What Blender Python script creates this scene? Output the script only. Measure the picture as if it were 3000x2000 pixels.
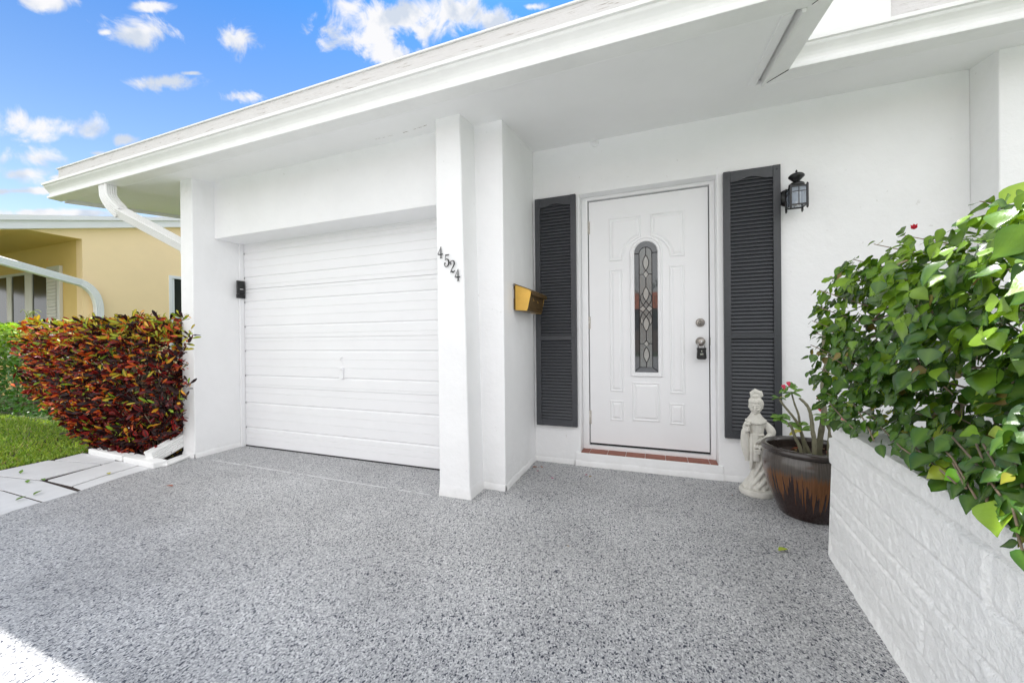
import bpy, math, random
import numpy as np
from mathutils import Vector, Matrix, noise
from math import radians, sin, cos, pi
for o in list(bpy.data.objects): bpy.data.objects.remove(o)
SC = bpy.context.scene
COL = SC.collection

# ------------------------------------------------------------------ camera
F = 1107.9 / 3000.0            # focal length / picture width
YAW, PITCH, ROLL, EYE = radians(20.40), radians(-0.2066), radians(-0.5554), 1.03
_f = Vector((-sin(YAW), cos(YAW), 0)); _r = Vector((cos(YAW), sin(YAW), 0)); _u = Vector((0, 0, 1))
_f2 = _f * cos(PITCH) + _u * sin(PITCH); _u2 = _u * cos(PITCH) - _f * sin(PITCH)
_r3 = _r * cos(ROLL) + _u2 * sin(ROLL); _u3 = _u2 * cos(ROLL) - _r * sin(ROLL)
cam = bpy.data.cameras.new('camera'); camo = bpy.data.objects.new('camera', cam); COL.objects.link(camo)
cam.sensor_width = 36; cam.lens = 36 * F; cam.clip_start = 0.02; cam.clip_end = 3000
m = Matrix.Identity(4)
for i in range(3):
    m[i][0] = _r3[i]; m[i][1] = _u3[i]; m[i][2] = -_f2[i]
m[2][3] = EYE
camo.matrix_world = m
SC.camera = camo

def ray(x, y):                 # direction through a point of the 3000 x 2000 photograph
    return _r3 * ((x - 1500) / (F * 3000)) - _u3 * ((y - 1000) / (F * 3000)) + _f2
def at(x, y, ax, val):
    d = ray(x, y); c = (0, 0, EYE); t = (val - c[ax]) / d[ax]
    return Vector((0, 0, EYE)) + d * t

# ------------------------------------------------------------------ light
SKY_STRENGTH, SUN_STRENGTH, EXPOSURE, FILL_BANK = 0.15, 3.2, 1.62, 3.95
sdir = Vector((-0.19, 0.475, 1.0)).normalized()
sun = bpy.data.lights.new('sun', 'SUN'); suno = bpy.data.objects.new('sun', sun); COL.objects.link(suno)
sun.energy = SUN_STRENGTH; sun.angle = radians(0.53); sun.color = (1.0, 0.975, 0.94)
suno.rotation_euler = sdir.to_track_quat('Z', 'Y').to_euler()
SC.view_settings.view_transform = 'Standard'; SC.view_settings.look = 'None'
SC.view_settings.exposure = EXPOSURE; SC.view_settings.gamma = 1
SC.view_settings.use_curve_mapping = False
SC.cycles.max_bounces = 16; SC.cycles.diffuse_bounces = 12

W = bpy.data.worlds.new('World'); SC.world = W; W.use_nodes = True
nt = W.node_tree; nt.nodes.clear()
def N(t, **k):
    n = nt.nodes.new(t)
    for a, b in k.items(): setattr(n, a, b)
    return n
def L(a, b): nt.links.new(a, b)
def MA(op, a, b=None, c=None, clamp=False):
    n = N('ShaderNodeMath', operation=op, use_clamp=clamp)
    for i, v in enumerate((a, b, c)):
        if v is None: continue
        if isinstance(v, (int, float)): n.inputs[i].default_value = v
        else: L(v, n.inputs[i])
    return n.outputs[0]
def build_world():
    out = N('ShaderNodeOutputWorld'); bg = N('ShaderNodeBackground'); bg.inputs[1].default_value = SKY_STRENGTH
    sky = N('ShaderNodeTexSky', sky_type='NISHITA'); sky.sun_disc = False
    sky.sun_elevation = math.asin(sdir.z); sky.sun_rotation = math.atan2(sdir.x, sdir.y)
    sky.air_density = 1.0; sky.dust_density = 0.6; sky.ozone_density = 2.0
    tc = N('ShaderNodeTexCoord')
    # one soft ellipse per cloud of the photograph's sky, its edge torn by fractal noise
    clouds = [(130,5,95,30),(400,100,110,62),(430,20,70,20),(678,112,75,66),(480,240,110,26),(728,280,62,30),(150,375,175,52),(370,410,42,20),
              (90,462,140,42),(290,450,40,14),(70,508,130,30),(180,520,60,14),(1030,20,75,50),(1000,115,100,50),(1110,60,150,80),(1130,165,95,42),
              (1300,40,210,85),(1430,60,140,65),(1180,60,110,70),(1210,-60,260,70),(150,625,300,16),(420,640,120,14),(60,560,130,12),(560,215,30,8),(310,95,30,14),(1560,20,60,16)]
    nz = N('ShaderNodeTexNoise'); nz.inputs['Scale'].default_value = 17; nz.inputs['Detail'].default_value = 10
    nz.inputs['Roughness'].default_value = .60; nz.inputs['Distortion'].default_value = .5
    L(tc.outputs['Generated'], nz.inputs['Vector'])
    best = None
    for (x, y, rx, ry) in clouds:
        nd = ray(x, y).normalized(); w = nd.dot(_f2); fl = F * 3000
        gx = (_r3 * w - _f2 * nd.dot(_r3)) * (fl / w ** 2 / rx); gy = (_u3 * w - _f2 * nd.dot(_u3)) * (fl / w ** 2 / ry)
        sub = N('ShaderNodeVectorMath', operation='SUBTRACT'); L(tc.outputs['Generated'], sub.inputs[0]); sub.inputs[1].default_value = nd
        dots = []
        for g_ in (gx, gy):
            v = N('ShaderNodeVectorMath', operation='DOT_PRODUCT'); L(sub.outputs[0], v.inputs[0]); v.inputs[1].default_value = g_
            dots.append(MA('POWER', MA('ABSOLUTE', v.outputs['Value']), 2.0))
        e = MA('SUBTRACT', 1.0, MA('SQRT', MA('ADD', dots[0], dots[1])))
        best = e if best is None else MA('MAXIMUM', best, e)
    # added cloud bank behind the camera, out of view, as fill light
    sep = N('ShaderNodeSeparateXYZ'); L(tc.outputs['Generated'], sep.inputs[0])
    nb = N('ShaderNodeTexNoise'); nb.inputs['Scale'].default_value = 3.2; nb.inputs['Detail'].default_value = 3; L(tc.outputs['Generated'], nb.inputs['Vector'])
    back = MA('ADD', MA('MULTIPLY', MA('SUBTRACT', nb.outputs[0], .50), 6.0), 1.6)
    back = MA('SUBTRACT', back, MA('MULTIPLY', MA('ADD', sep.outputs[1], -.06, clamp=True), 30))
    best = MA('MAXIMUM', best, back)
    dens = MA('ADD', MA('MULTIPLY', best, 1.45), MA('MULTIPLY', MA('SUBTRACT', nz.outputs[0], .52), 5.2))
    mask = N('ShaderNodeMapRange', interpolation_type='SMOOTHSTEP'); L(dens, mask.inputs[0])
    mask.inputs[1].default_value = -.12; mask.inputs[2].default_value = 1.05
    # cloud body: white crown, blue grey belly
    nz2 = N('ShaderNodeTexNoise'); nz2.inputs['Scale'].default_value = 16; nz2.inputs['Detail'].default_value = 6; L(tc.outputs['Generated'], nz2.inputs['Vector'])
    cr = N('ShaderNodeValToRGB'); L(nz2.outputs[0], cr.inputs[0])
    cr.color_ramp.elements[0].position = .40; cr.color_ramp.elements[0].color = (1.45, 1.6, 1.85, 1)
    cr.color_ramp.elements[1].position = .54; cr.color_ramp.elements[1].color = (2.1, 2.1, 2.15, 1)
    # the unseen added bank is made far brighter, to lift the shaded facade
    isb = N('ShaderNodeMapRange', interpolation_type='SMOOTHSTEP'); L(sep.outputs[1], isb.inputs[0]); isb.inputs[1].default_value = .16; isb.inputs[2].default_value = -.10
    bb = N('ShaderNodeMix', data_type='RGBA'); L(isb.outputs[0], bb.inputs[0]); L(cr.outputs[0], bb.inputs[6]); bb.inputs[7].default_value = (FILL_BANK * .975, FILL_BANK * .985, FILL_BANK, 1)
    # sky: Nishita, pushed to the photograph's clean blue
    hs = N('ShaderNodeHueSaturation'); hs.inputs['Saturation'].default_value = 1.15; hs.inputs['Value'].default_value = 1.0
    L(sky.outputs[0], hs.inputs['Color'])
    mul = N('ShaderNodeMix', data_type='RGBA', blend_type='MULTIPLY'); mul.inputs[0].default_value = 1
    L(hs.outputs[0], mul.inputs[6])
    el = N('ShaderNodeMapRange'); L(sep.outputs[2], el.inputs[0]); el.inputs[1].default_value = .16; el.inputs[2].default_value = .64
    tn = N('ShaderNodeMix', data_type='RGBA'); L(el.outputs[0], tn.inputs[0]); tn.inputs[6].default_value = (.66, .53, .43, 1); tn.inputs[7].default_value = (.110, .275, .41, 1)
    L(tn.outputs[2], mul.inputs[7])
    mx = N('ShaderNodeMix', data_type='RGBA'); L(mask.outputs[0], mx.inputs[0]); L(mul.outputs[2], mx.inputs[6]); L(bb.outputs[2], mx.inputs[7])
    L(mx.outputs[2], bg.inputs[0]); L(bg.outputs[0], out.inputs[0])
build_world()

# ------------------------------------------------------------------ materials
def mat(name, color, rough=.6, metal=0, spec=.5, bump=None, var=None, attr=False, translucent=0, coat=0, extra=None):
    """bump: list of (scale, strength, distance, kind); var: (scale, amount) mottling of the colour itself"""
    global nt
    M = bpy.data.materials.new(name); M.use_nodes = True; nt = M.node_tree
    b = nt.nodes['Principled BSDF']; out = nt.nodes['Material Output']
    b.inputs['Base Color'].default_value = (*color, 1); b.inputs['Roughness'].default_value = rough
    b.inputs['Metallic'].default_value = metal; b.inputs['Specular IOR Level'].default_value = spec
    b.inputs['Coat Weight'].default_value = coat; b.inputs['Coat Roughness'].default_value = .08
    tc = N('ShaderNodeTexCoord'); P = tc.outputs['Object']
    col = None
    if attr:
        a = N('ShaderNodeAttribute', attribute_name='Col'); col = a.outputs['Color']
    if var:
        n = N('ShaderNodeTexNoise'); n.inputs['Scale'].default_value = var[0]; n.inputs['Detail'].default_value = 6; n.inputs['Roughness'].default_value = .65; L(P, n.inputs['Vector'])
        mr = N('ShaderNodeMapRange'); L(n.outputs[0], mr.inputs[0]); mr.inputs[1].default_value = .3; mr.inputs[2].default_value = .7
        mr.inputs[3].default_value = 1 - var[1]; mr.inputs[4].default_value = 1 + var[1] * .35
        mx = N('ShaderNodeMix', data_type='RGBA', blend_type='MULTIPLY'); mx.inputs[0].default_value = 1
        if col: L(col, mx.inputs[6])
        else: mx.inputs[6].default_value = (*color, 1)
        L(mr.outputs[0], mx.inputs[7]); col = mx.outputs[2]
    if extra: col = extra(P, b, col)
    if col: L(col, b.inputs['Base Color'])
    if bump:
        prev = None
        for (s, st, dist, kind) in bump:
            if kind == 'noise':
                n = N('ShaderNodeTexNoise'); n.inputs['Detail'].default_value = 5; n.inputs['Roughness'].default_value = .6; h = n.outputs[0]
            elif kind == 'voro':
                n = N('ShaderNodeTexVoronoi'); h = n.outputs['Distance']
            elif kind == 'grain':       # long in z
                n = N('ShaderNodeTexNoise'); n.inputs['Detail'].default_value = 5; h = n.outputs[0]
            n.inputs['Scale'].default_value = s
            if kind == 'grain':
                mp = N('ShaderNodeMapping'); mp.inputs['Scale'].default_value = (1, 1, .06); L(P, mp.inputs[0]); L(mp.outputs[0], n.inputs['Vector'])
            else: L(P, n.inputs['Vector'])
            bp = N('ShaderNodeBump'); bp.inputs['Strength'].default_value = st; bp.inputs['Distance'].default_value = dist; L(h, bp.inputs['Height'])
            if prev: L(prev, bp.inputs['Normal'])
            prev = bp.outputs[0]
        L(prev, b.inputs['Normal'])
    if translucent:
        t = N('ShaderNodeBsdfTranslucent'); ms = N('ShaderNodeMixShader'); ms.inputs[0].default_value = translucent
        if col:
            g = N('ShaderNodeMix', data_type='RGBA', blend_type='MULTIPLY'); g.inputs[0].default_value = 1; L(col, g.inputs[6]); g.inputs[7].default_value = (1.5, 1.45, .5, 1)
            L(g.outputs[2], t.inputs[0])
        L(b.outputs[0], ms.inputs[1]); L(t.outputs[0], ms.inputs[2]); L(ms.outputs[0], out.inputs[0])
    return M

WHITE = (.865, .865, .87)
M = {}
def grime(P, b, col):
    sep = N('ShaderNodeSeparateXYZ'); L(P, sep.inputs[0])
    n = N('ShaderNodeTexNoise'); n.inputs['Scale'].default_value = 14; n.inputs['Detail'].default_value = 7; n.inputs['Roughness'].default_value = .7; L(P, n.inputs['Vector'])
    lowz = N('ShaderNodeMapRange'); L(MA('ADD', sep.outputs[2], MA('MULTIPLY', MA('SUBTRACT', n.outputs[0], .5), -.14)), lowz.inputs[0]); lowz.inputs[1].default_value = .0; lowz.inputs[2].default_value = .07; lowz.inputs[3].default_value = .22; lowz.inputs[4].default_value = 0
    n2 = N('ShaderNodeTexNoise'); n2.inputs['Scale'].default_value = 26; n2.inputs['Detail'].default_value = 3; L(P, n2.inputs['Vector'])
    sp = N('ShaderNodeMapRange'); L(n2.outputs[0], sp.inputs[0]); sp.inputs[1].default_value = .735; sp.inputs[2].default_value = .76; sp.inputs[4].default_value = .22
    mx = N('ShaderNodeMix', data_type='RGBA'); L(MA('MAXIMUM', lowz.outputs[0], sp.outputs[0]), mx.inputs[0]); L(col, mx.inputs[6]); mx.inputs[7].default_value = (.42, .40, .36, 1); return mx.outputs[2]
M['stucco'] = mat('painted stucco', WHITE, .75, bump=[(5, .35, .03, 'noise'), (90, .25, .003, 'noise')], var=(2.2, .04), extra=grime)
M['soffit'] = mat('painted soffit', (.90, .90, .90), .7, bump=[(6, .2, .01, 'noise'), (120, .1, .002, 'noise')], var=(1.3, .04))
M['gutter'] = mat('white aluminium gutter', (.83, .83, .82), .35, bump=[(5, .06, .01, 'noise')], var=(7, .05))
M['door_white'] = mat('white door paint', (.86, .86, .87), .38, bump=[(25, .05, .004, 'noise')], var=(3, .02))
M['garage_white'] = mat('white garage door paint', (.84, .84, .85), .42, bump=[(5, .03, .004, 'noise')], var=(2, .03))
def streaks(P, b, col):
    mp = N('ShaderNodeMapping'); mp.inputs['Scale'].default_value = (1.2, 1, 16); L(P, mp.inputs[0])
    n = N('ShaderNodeTexNoise'); n.inputs['Scale'].default_value = 6; n.inputs['Detail'].default_value = 8; n.inputs['Roughness'].default_value = .7; L(mp.outputs[0], n.inputs['Vector'])
    r = N('ShaderNodeValToRGB'); L(n.outputs[0], r.inputs[0]); e = r.color_ramp.elements
    e[0].position = .33; e[0].color = (.30, .25, .22, 1); e[1].position = .47; e[1].color = (.64, .625, .615, 1)
    x = e.new(.40); x.color = (.58, .565, .55, 1)
    return r.outputs[0]
M['fascia'] = mat('weathered painted board', (.6, .58, .565), .8, bump=[(60, .5, .006, 'noise')], extra=streaks)
M['shutter'] = mat('charcoal shutter paint', (.050, .053, .060), .42, bump=[(70, .35, .003, 'grain')], var=(40, .12))
M['black'] = mat('black metal', (.008, .008, .009), .3)
M['black_plastic'] = mat('black plastic', (.01, .01, .011), .45)
M['gap'] = mat('dark weather seal', (.012, .012, .013), .7)
M['nickel'] = mat('satin nickel', (.36, .33, .30), .32, metal=1)
M['hinge'] = mat('painted hinge', (.62, .58, .53), .5, var=(60, .35))
M['steel'] = mat('bright steel', (.75, .75, .75), .15, metal=1)
M['brass'] = mat('gold painted metal', (.70, .43, .09), .38, metal=.55, var=(14, .12))
M['bronze'] = mat('tarnished brass', (.16, .095, .028), .42, metal=.6, bump=[(90, .2, .002, 'noise')], var=(30, .35))
M['paper'] = mat('paper', (.75, .75, .76), .8)
M['digit'] = mat('black painted iron', (.02, .02, .022), .5)
M['tile_red'] = mat('red quarry tile', (.27, .085, .05), .5, bump=[(50, .2, .002, 'noise')], var=(9, .25))
M['grout'] = mat('grout', (.62, .6, .58), .9)
M['yellow'] = mat('yellow stucco', (.98, .75, .44), .85, bump=[(30, .2, .006, 'noise')], var=(2, .04))
M['porch'] = mat('yellow porch stucco', (.80, .58, .22), .85, bump=[(30, .2, .006, 'noise')], var=(2, .05))
M['roof_white'] = mat('white roof coating', (.80, .80, .79), .8, var=(3, .05))
M['frame_white'] = mat('white window frame', (.66, .65, .60), .5)
M['glass_dark'] = mat('dark window glass', (.022, .028, .025), .12, spec=.18)
M['concrete'] = mat('painted concrete', (.63, .63, .64), .85, bump=[(40, .3, .004, 'noise')], var=(5, .10))
M['soil'] = mat('potting soil', (.035, .02, .014), .95, bump=[(60, .9, .02, 'noise')], var=(30, .5))
M['cast_stone'] = mat('cast stone', (.68, .66, .60), .85, bump=[(160, .35, .002, 'noise'), (30, .2, .004, 'noise')], var=(22, .16))
M['leaf'] = mat('bougainvillea leaf', (.05, .12, .02), .25, spec=.5, attr=True, translucent=.15, bump=[(60, .25, .004, 'noise')])
M['croton'] = mat('croton leaf', (.1, .05, .02), .45, spec=.35, attr=True, translucent=.16)
M['hedge'] = mat('hedge leaf', (.08, .16, .02), .4, attr=True, translucent=.3)
M['bark'] = mat('woody stem', (.24, .18, .12), .85, bump=[(80, .6, .004, 'noise')], var=(30, .4))
M['adenium'] = mat('grey green stem', (.20, .19, .12), .6, bump=[(70, .4, .003, 'noise')], var=(40, .35))
M['petal'] = mat('petal', (.7, .1, .2), .5, attr=True, translucent=.3)
M['dry'] = mat('dry leaf', (.2, .08, .04), .7, attr=True)
M['grass'] = mat('grass blade', (.1, .2, .03), .5, attr=True, translucent=.3)
M['lawn_ground'] = mat('lawn soil', (.07, .10, .03), .95, var=(9, .4), bump=[(40, .6, .02, 'noise')])
M['asphalt'] = mat('asphalt', (.36, .36, .35), .9, var=(20, .2))
M['orange_tile'] = mat('orange roof tile', (.50, .12, .035), .7, var=(6, .25))
M['tan'] = mat('tan wall', (.20, .12, .085), .85)
M['far_leaf'] = mat('far foliage', (.03, .06, .02), .6, attr=True)

def chips(P, b, col):          # flake coating: layered grey, white and navy chips
    def vor(scale, sx, off):
        mp = N('ShaderNodeMapping'); mp.inputs['Scale'].default_value = (sx, 1, 1); mp.inputs['Location'].default_value = (off, off * .7, 0); mp.inputs['Rotation'].default_value = (0, 0, off)
        L(P, mp.inputs[0])
        w = N('ShaderNodeTexNoise'); w.inputs['Scale'].default_value = scale * .7; L(mp.outputs[0], w.inputs['Vector'])
        ad = N('ShaderNodeMix', data_type='RGBA', blend_type='LINEAR_LIGHT'); ad.inputs[0].default_value = .004; L(mp.outputs[0], ad.inputs[6]); L(w.outputs['Color'], ad.inputs[7])
        v = N('ShaderNodeTexVoronoi'); v.inputs['Scale'].default_value = scale; L(ad.outputs[2], v.inputs['Vector'])
        return v
    v = vor(185, 1.35, .3); s = N('ShaderNodeSeparateColor'); L(v.outputs['Color'], s.inputs[0])
    r = N('ShaderNodeValToRGB'); r.color_ramp.interpolation = 'CONSTANT'; L(s.outputs[0], r.inputs[0])
    e = r.color_ramp.elements; e[0].position = 0; e[0].color = (.04, .045, .065, 1); e[1].position = .07; e[1].color = (.17, .175, .19, 1)
    for p, c in ((.17, (.30, .30, .31)), (.42, (.40, .40, .41)), (.62, (.49, .49, .49)), (.84, (.62, .62, .62))):
        x = e.new(p); x.color = (*c, 1)
    v2 = vor(120, 1.5, 1.9); s2 = N('ShaderNodeSeparateColor'); L(v2.outputs['Color'], s2.inputs[0])
    r2 = N('ShaderNodeValToRGB'); r2.color_ramp.interpolation = 'CONSTANT'; L(s2.outputs[1], r2.inputs[0])
    e = r2.color_ramp.elements; e[0].position = 0; e[0].color = (.025, .03, .05, 1); e[1].position = .4; e[1].color = (.33, .335, .34, 1)
    pick = MA('LESS_THAN', s2.outputs[0], .11)
    mx = N('ShaderNodeMix', data_type='RGBA'); L(pick, mx.inputs[0]); L(r.outputs[0], mx.inputs[6]); L(r2.outputs[0], mx.inputs[7])
    # broad wear and damp-looking mottling
    n = N('ShaderNodeTexNoise'); n.inputs['Scale'].default_value = 1.7; n.inputs['Detail'].default_value = 5; L(P, n.inputs['Vector'])
    mr = N('ShaderNodeMapRange'); L(n.outputs[0], mr.inputs[0]); mr.inputs[1].default_value = .3; mr.inputs[2].default_value = .7; mr.inputs[3].default_value = .83; mr.inputs[4].default_value = 1.10
    m2 = N('ShaderNodeMix', data_type='RGBA', blend_type='MULTIPLY'); m2.inputs[0].default_value = 1; L(mx.outputs[2], m2.inputs[6]); L(mr.outputs[0], m2.inputs[7])
    # chalky scuffs, strongest in a few patches
    n5 = N('ShaderNodeTexNoise'); n5.inputs['Scale'].default_value = 3.1; n5.inputs['Detail'].default_value = 8; n5.inputs['Roughness'].default_value = .7; n5.inputs['Distortion'].default_value = .6
    mp = N('ShaderNodeMapping'); mp.inputs['Location'].default_value = (3.3, 1.9, 0); L(P, mp.inputs[0]); L(mp.outputs[0], n5.inputs['Vector'])
    r5 = N('ShaderNodeMapRange'); L(n5.outputs[0], r5.inputs[0]); r5.inputs[1].default_value = .56; r5.inputs[2].default_value = .72; r5.inputs[4].default_value = .42
    m3 = N('ShaderNodeMix', data_type='RGBA'); L(r5.outputs[0], m3.inputs[0]); L(m2.outputs[2], m3.inputs[6]); m3.inputs[7].default_value = (.46, .46, .465, 1)
    return m3.outputs[2]
M['flake'] = mat('grey flake coating', (.36, .36, .36), .48, spec=.4, extra=chips, bump=[(170, .45, .003, 'noise')])

def glaze(P, b, col):          # pot: pewter shoulder, copper drips over a near-black red body
    sep = N('ShaderNodeSeparateXYZ'); L(P, sep.inputs[0])
    ang = MA('ARCTAN2', sep.outputs[1], sep.outputs[0])
    cb = N('ShaderNodeCombineXYZ'); L(MA('MULTIPLY', ang, 13), cb.inputs[0]); L(MA('MULTIPLY', sep.outputs[2], 1.5), cb.inputs[1])
    n = N('ShaderNodeTexNoise'); n.inputs['Scale'].default_value = 1.6; n.inputs['Detail'].default_value = 3; L(cb.outputs[0], n.inputs['Vector'])
    n2 = N('ShaderNodeTexNoise'); n2.inputs['Scale'].default_value = .35; n2.inputs['Detail'].default_value = 1; L(cb.outputs[0], n2.inputs['Vector'])
    drip = MA('ADD', MA('MULTIPLY', MA('SUBTRACT', n.outputs[0], .48), .62), MA('MULTIPLY', MA('SUBTRACT', n2.outputs[0], .5), .20))
    lo = MA('SUBTRACT', .185, drip)
    is_drip = N('ShaderNodeMapRange'); L(MA('SUBTRACT', sep.outputs[2], lo), is_drip.inputs[0]); is_drip.inputs[1].default_value = -.004; is_drip.inputs[2].default_value = .006
    n3 = N('ShaderNodeTexNoise'); n3.inputs['Scale'].default_value = 3; n3.inputs['Detail'].default_value = 4; L(cb.outputs[0], n3.inputs['Vector'])
    hi = MA('ADD', .268, MA('MULTIPLY', MA('SUBTRACT', n3.outputs[0], .5), .10))
    is_top = N('ShaderNodeMapRange'); L(MA('SUBTRACT', sep.outputs[2], hi), is_top.inputs[0]); is_top.inputs[1].default_value = -.02; is_top.inputs[2].default_value = .015
    m1 = N('ShaderNodeMix', data_type='RGBA'); L(is_drip.outputs[0], m1.inputs[0]); m1.inputs[6].default_value = (.022, .007, .005, 1); m1.inputs[7].default_value = (.15, .06, .018, 1)
    m2 = N('ShaderNodeMix', data_type='RGBA'); L(is_top.outputs[0], m2.inputs[0]); L(m1.outputs[2], m2.inputs[6]); m2.inputs[7].default_value = (.075, .062, .052, 1)
    n6 = N('ShaderNodeTexNoise'); n6.inputs['Scale'].default_value = 5; n6.inputs['Detail'].default_value = 5; L(cb.outputs[0], n6.inputs['Vector'])
    r6 = N('ShaderNodeMapRange'); L(n6.outputs[0], r6.inputs[0]); r6.inputs[1].default_value = .3; r6.inputs[2].default_value = .7; r6.inputs[3].default_value = .6; r6.inputs[4].default_value = 1.2
    m4 = N('ShaderNodeMix', data_type='RGBA', blend_type='MULTIPLY'); m4.inputs[0].default_value = 1; L(m2.outputs[2], m4.inputs[6]); L(r6.outputs[0], m4.inputs[7])
    return m4.outputs[2]
M['glaze'] = mat('dripped pot glaze', (.05, .03, .02), .22, coat=.3, extra=glaze, bump=[(18, .12, .006, 'noise')])
M['rim'] = mat('dark glazed rim', (.035, .026, .022), .22, coat=.3, var=(20, .3))
def brickpaint(P, b, col): return col
M['block'] = mat('white painted split block', (.89, .89, .88), .6, bump=[(38, .9, .009, 'noise'), (110, .8, .005, 'noise')], var=(6, .04))
def pane_extra(P, b, col): return col
M['pane_clear'] = mat('clear door glass', (.05, .055, .06), .02, spec=1.0)
M['pane_textured'] = mat('textured door glass', (.17, .18, .175), .10, spec=1.0, bump=[(70, .35, .004, 'noise')])
M['pane_bevel'] = mat('bevelled door glass', (.34, .34, .32), .05, spec=1.0, bump=[(30, .3, .01, 'noise')])
M['came'] = mat('lead came', (.025, .025, .027), .45, metal=.5)
def lantern_glass():
    global nt
    Mm = bpy.data.materials.new('lantern glass'); Mm.use_nodes = True; nt = Mm.node_tree; b = nt.nodes['Principled BSDF']
    b.inputs['Base Color'].default_value = (.36, .42, .50, 1); b.inputs['Roughness'].default_value = .03  # blue-grey base has the sky's reflection painted in
    b.inputs['Alpha'].default_value = .55; b.inputs['Specular IOR Level'].default_value = 1
    return Mm
M['lantern_glass'] = lantern_glass()

# ------------------------------------------------------------------ mesh helpers
class MB:
    def __init__(s): s.v = []; s.f = []; s.c = None; s.smooth = []
    def add(s, vs, fs, smooth=False, cols=None):
        n = len(s.v); s.v += [tuple(v) for v in vs]; s.f += [tuple(i + n for i in f) for f in fs]; s.smooth += [smooth] * len(fs)
        if cols is not None:
            if s.c is None: s.c = []
            s.c += cols
        return s
    def box(s, x0, x1, y0, y1, z0, z1):
        v = [(x, y, z) for z in (z0, z1) for y in (y0, y1) for x in (x0, x1)]
        return s.add(v, [(0, 2, 3, 1), (4, 5, 7, 6), (0, 1, 5, 4), (2, 6, 7, 3), (0, 4, 6, 2), (1, 3, 7, 5)])
    def hexa(s, b, t):          # 4 bottom corners ccw, 4 top corners
        return s.add(list(b) + list(t), [(3, 2, 1, 0), (4, 5, 6, 7), (0, 1, 5, 4), (1, 2, 6, 5), (2, 3, 7, 6), (3, 0, 4, 7)])
    def prism(s, poly, d, caps=True):
        n = len(poly); d = Vector(d); v = [Vector(p) for p in poly] + [Vector(p) + d for p in poly]
        f = [(i, (i + 1) % n, (i + 1) % n + n, i + n) for i in range(n)]
        if caps: f += [tuple(range(n - 1, -1, -1)), tuple(range(n, 2 * n))]
        return s.add(v, f)
    def rings(s, rings, closed=True, cap=True, smooth=True, cols=None):
        n = len(rings[0]); v = [p for r in rings for p in r]; f = []
        for i in range(len(rings) - 1):
            for j in range(n if closed else n - 1):
                k = (j + 1) % n
                f.append((i * n + j, i * n + k, (i + 1) * n + k, (i + 1) * n + j))
        if cap and closed: f += [tuple(range(n - 1, -1, -1)), tuple(range((len(rings) - 1) * n, len(rings) * n))]
        return s.add(v, f, smooth, cols)
    def tube(s, pts, r, n=8, cap=True, smooth=True, sect=None, up=None):
        pts = [Vector(p) for p in pts]; rr = r if isinstance(r, (list, tuple)) else [r] * len(pts); rings = []
        t0 = (pts[1] - pts[0]).normalized(); a = (Vector(up) if up else (Vector((0, 0, 1)) if abs(t0.z) < .9 else Vector((1, 0, 0))))
        a = (a - t0 * a.dot(t0)).normalized()
        for i, p in enumerate(pts):
            t = ((pts[min(i + 1, len(pts) - 1)] - pts[max(i - 1, 0)])).normalized()
            a = (a - t * a.dot(t)).normalized(); b = t.cross(a)
            if sect: rings.append([p + a * q[0] * rr[i] + b * q[1] * rr[i] for q in sect])
            else: rings.append([p + (a * cos(2 * pi * k / n) + b * sin(2 * pi * k / n)) * rr[i] for k in range(n)])
        return s.rings(rings, cap=cap, smooth=smooth)
    def lathe(s, prof, c, n=40, axis='z', smooth=True, cap=True):
        c = Vector(c); rings = []
        for (r, h) in prof:
            ring = []
            for k in range(n):
                a = 2 * pi * k / n
                if axis == 'z': q = Vector((r * cos(a), r * sin(a), h))
                elif axis == 'y': q = Vector((r * cos(a), h, r * sin(a)))
                else: q = Vector((h, r * cos(a), r * sin(a)))
                ring.append(c + q)
            rings.append(ring)
        return s.rings(rings, cap=cap, smooth=smooth)
    def ball(s, c, rx, ry=None, rz=None, n=12, m=8, rot=None):
        ry = ry or rx; rz = rz or rx; c = Vector(c); rings = []
        for i in range(m + 1):
            t = pi * (i + .02) / (m + .04); ring = []
            for k in range(n):
                a = 2 * pi * k / n; q = Vector((rx * sin(t) * cos(a), ry * sin(t) * sin(a), -rz * cos(t)))
                if rot: q = rot @ q
                ring.append(c + q)
            rings.append(ring)
        return s.rings(rings)
    def obj(s, name, m, parent=None, bevel=0, origin=None, seg=2):
        me = bpy.data.meshes.new(name); v = s.v
        if origin is not None: o_ = Vector(origin); v = [tuple(Vector(p) - o_) for p in v]
        me.from_pydata(v, [], s.f); me.materials.append(M[m] if isinstance(m, str) else m)
        me.polygons.foreach_set('use_smooth', s.smooth)
        if s.c is not None:
            ca = me.color_attributes.new('Col', 'FLOAT_COLOR', 'POINT')
            ca.data.foreach_set('color', np.array(s.c, dtype=np.float32).ravel())
        me.update()
        o = bpy.data.objects.new(name, me); COL.objects.link(o)
        if origin is not None: o.location = origin
        if bevel:
            b = o.modifiers.new('bevel', 'BEVEL'); b.width = bevel; b.segments = seg; b.limit_method = 'ANGLE'; b.angle_limit = radians(40)
        if parent:
            o.parent = parent
            if parent.location.length: o.matrix_parent_inverse = Matrix.Translation(parent.location).inverted()
        return o
def fixn(o):
    import bmesh
    bm = bmesh.new(); bm.from_mesh(o.data); bmesh.ops.recalc_face_normals(bm, faces=bm.faces); bm.to_mesh(o.data); bm.free(); return o
def empty(name, loc, label, cat, group=None):
    o = bpy.data.objects.new(name, None); COL.objects.link(o); o.location = loc; o.empty_display_size = .1
    return tag(o, label, cat, group)
def tag(o, label, cat, group=None, kind=None):
    if label: o['label'] = label
    if cat: o['category'] = cat
    if group: o['group'] = group
    if kind: o['kind'] = kind
    return o
def struct(o): o['kind'] = 'structure'; return o

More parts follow.
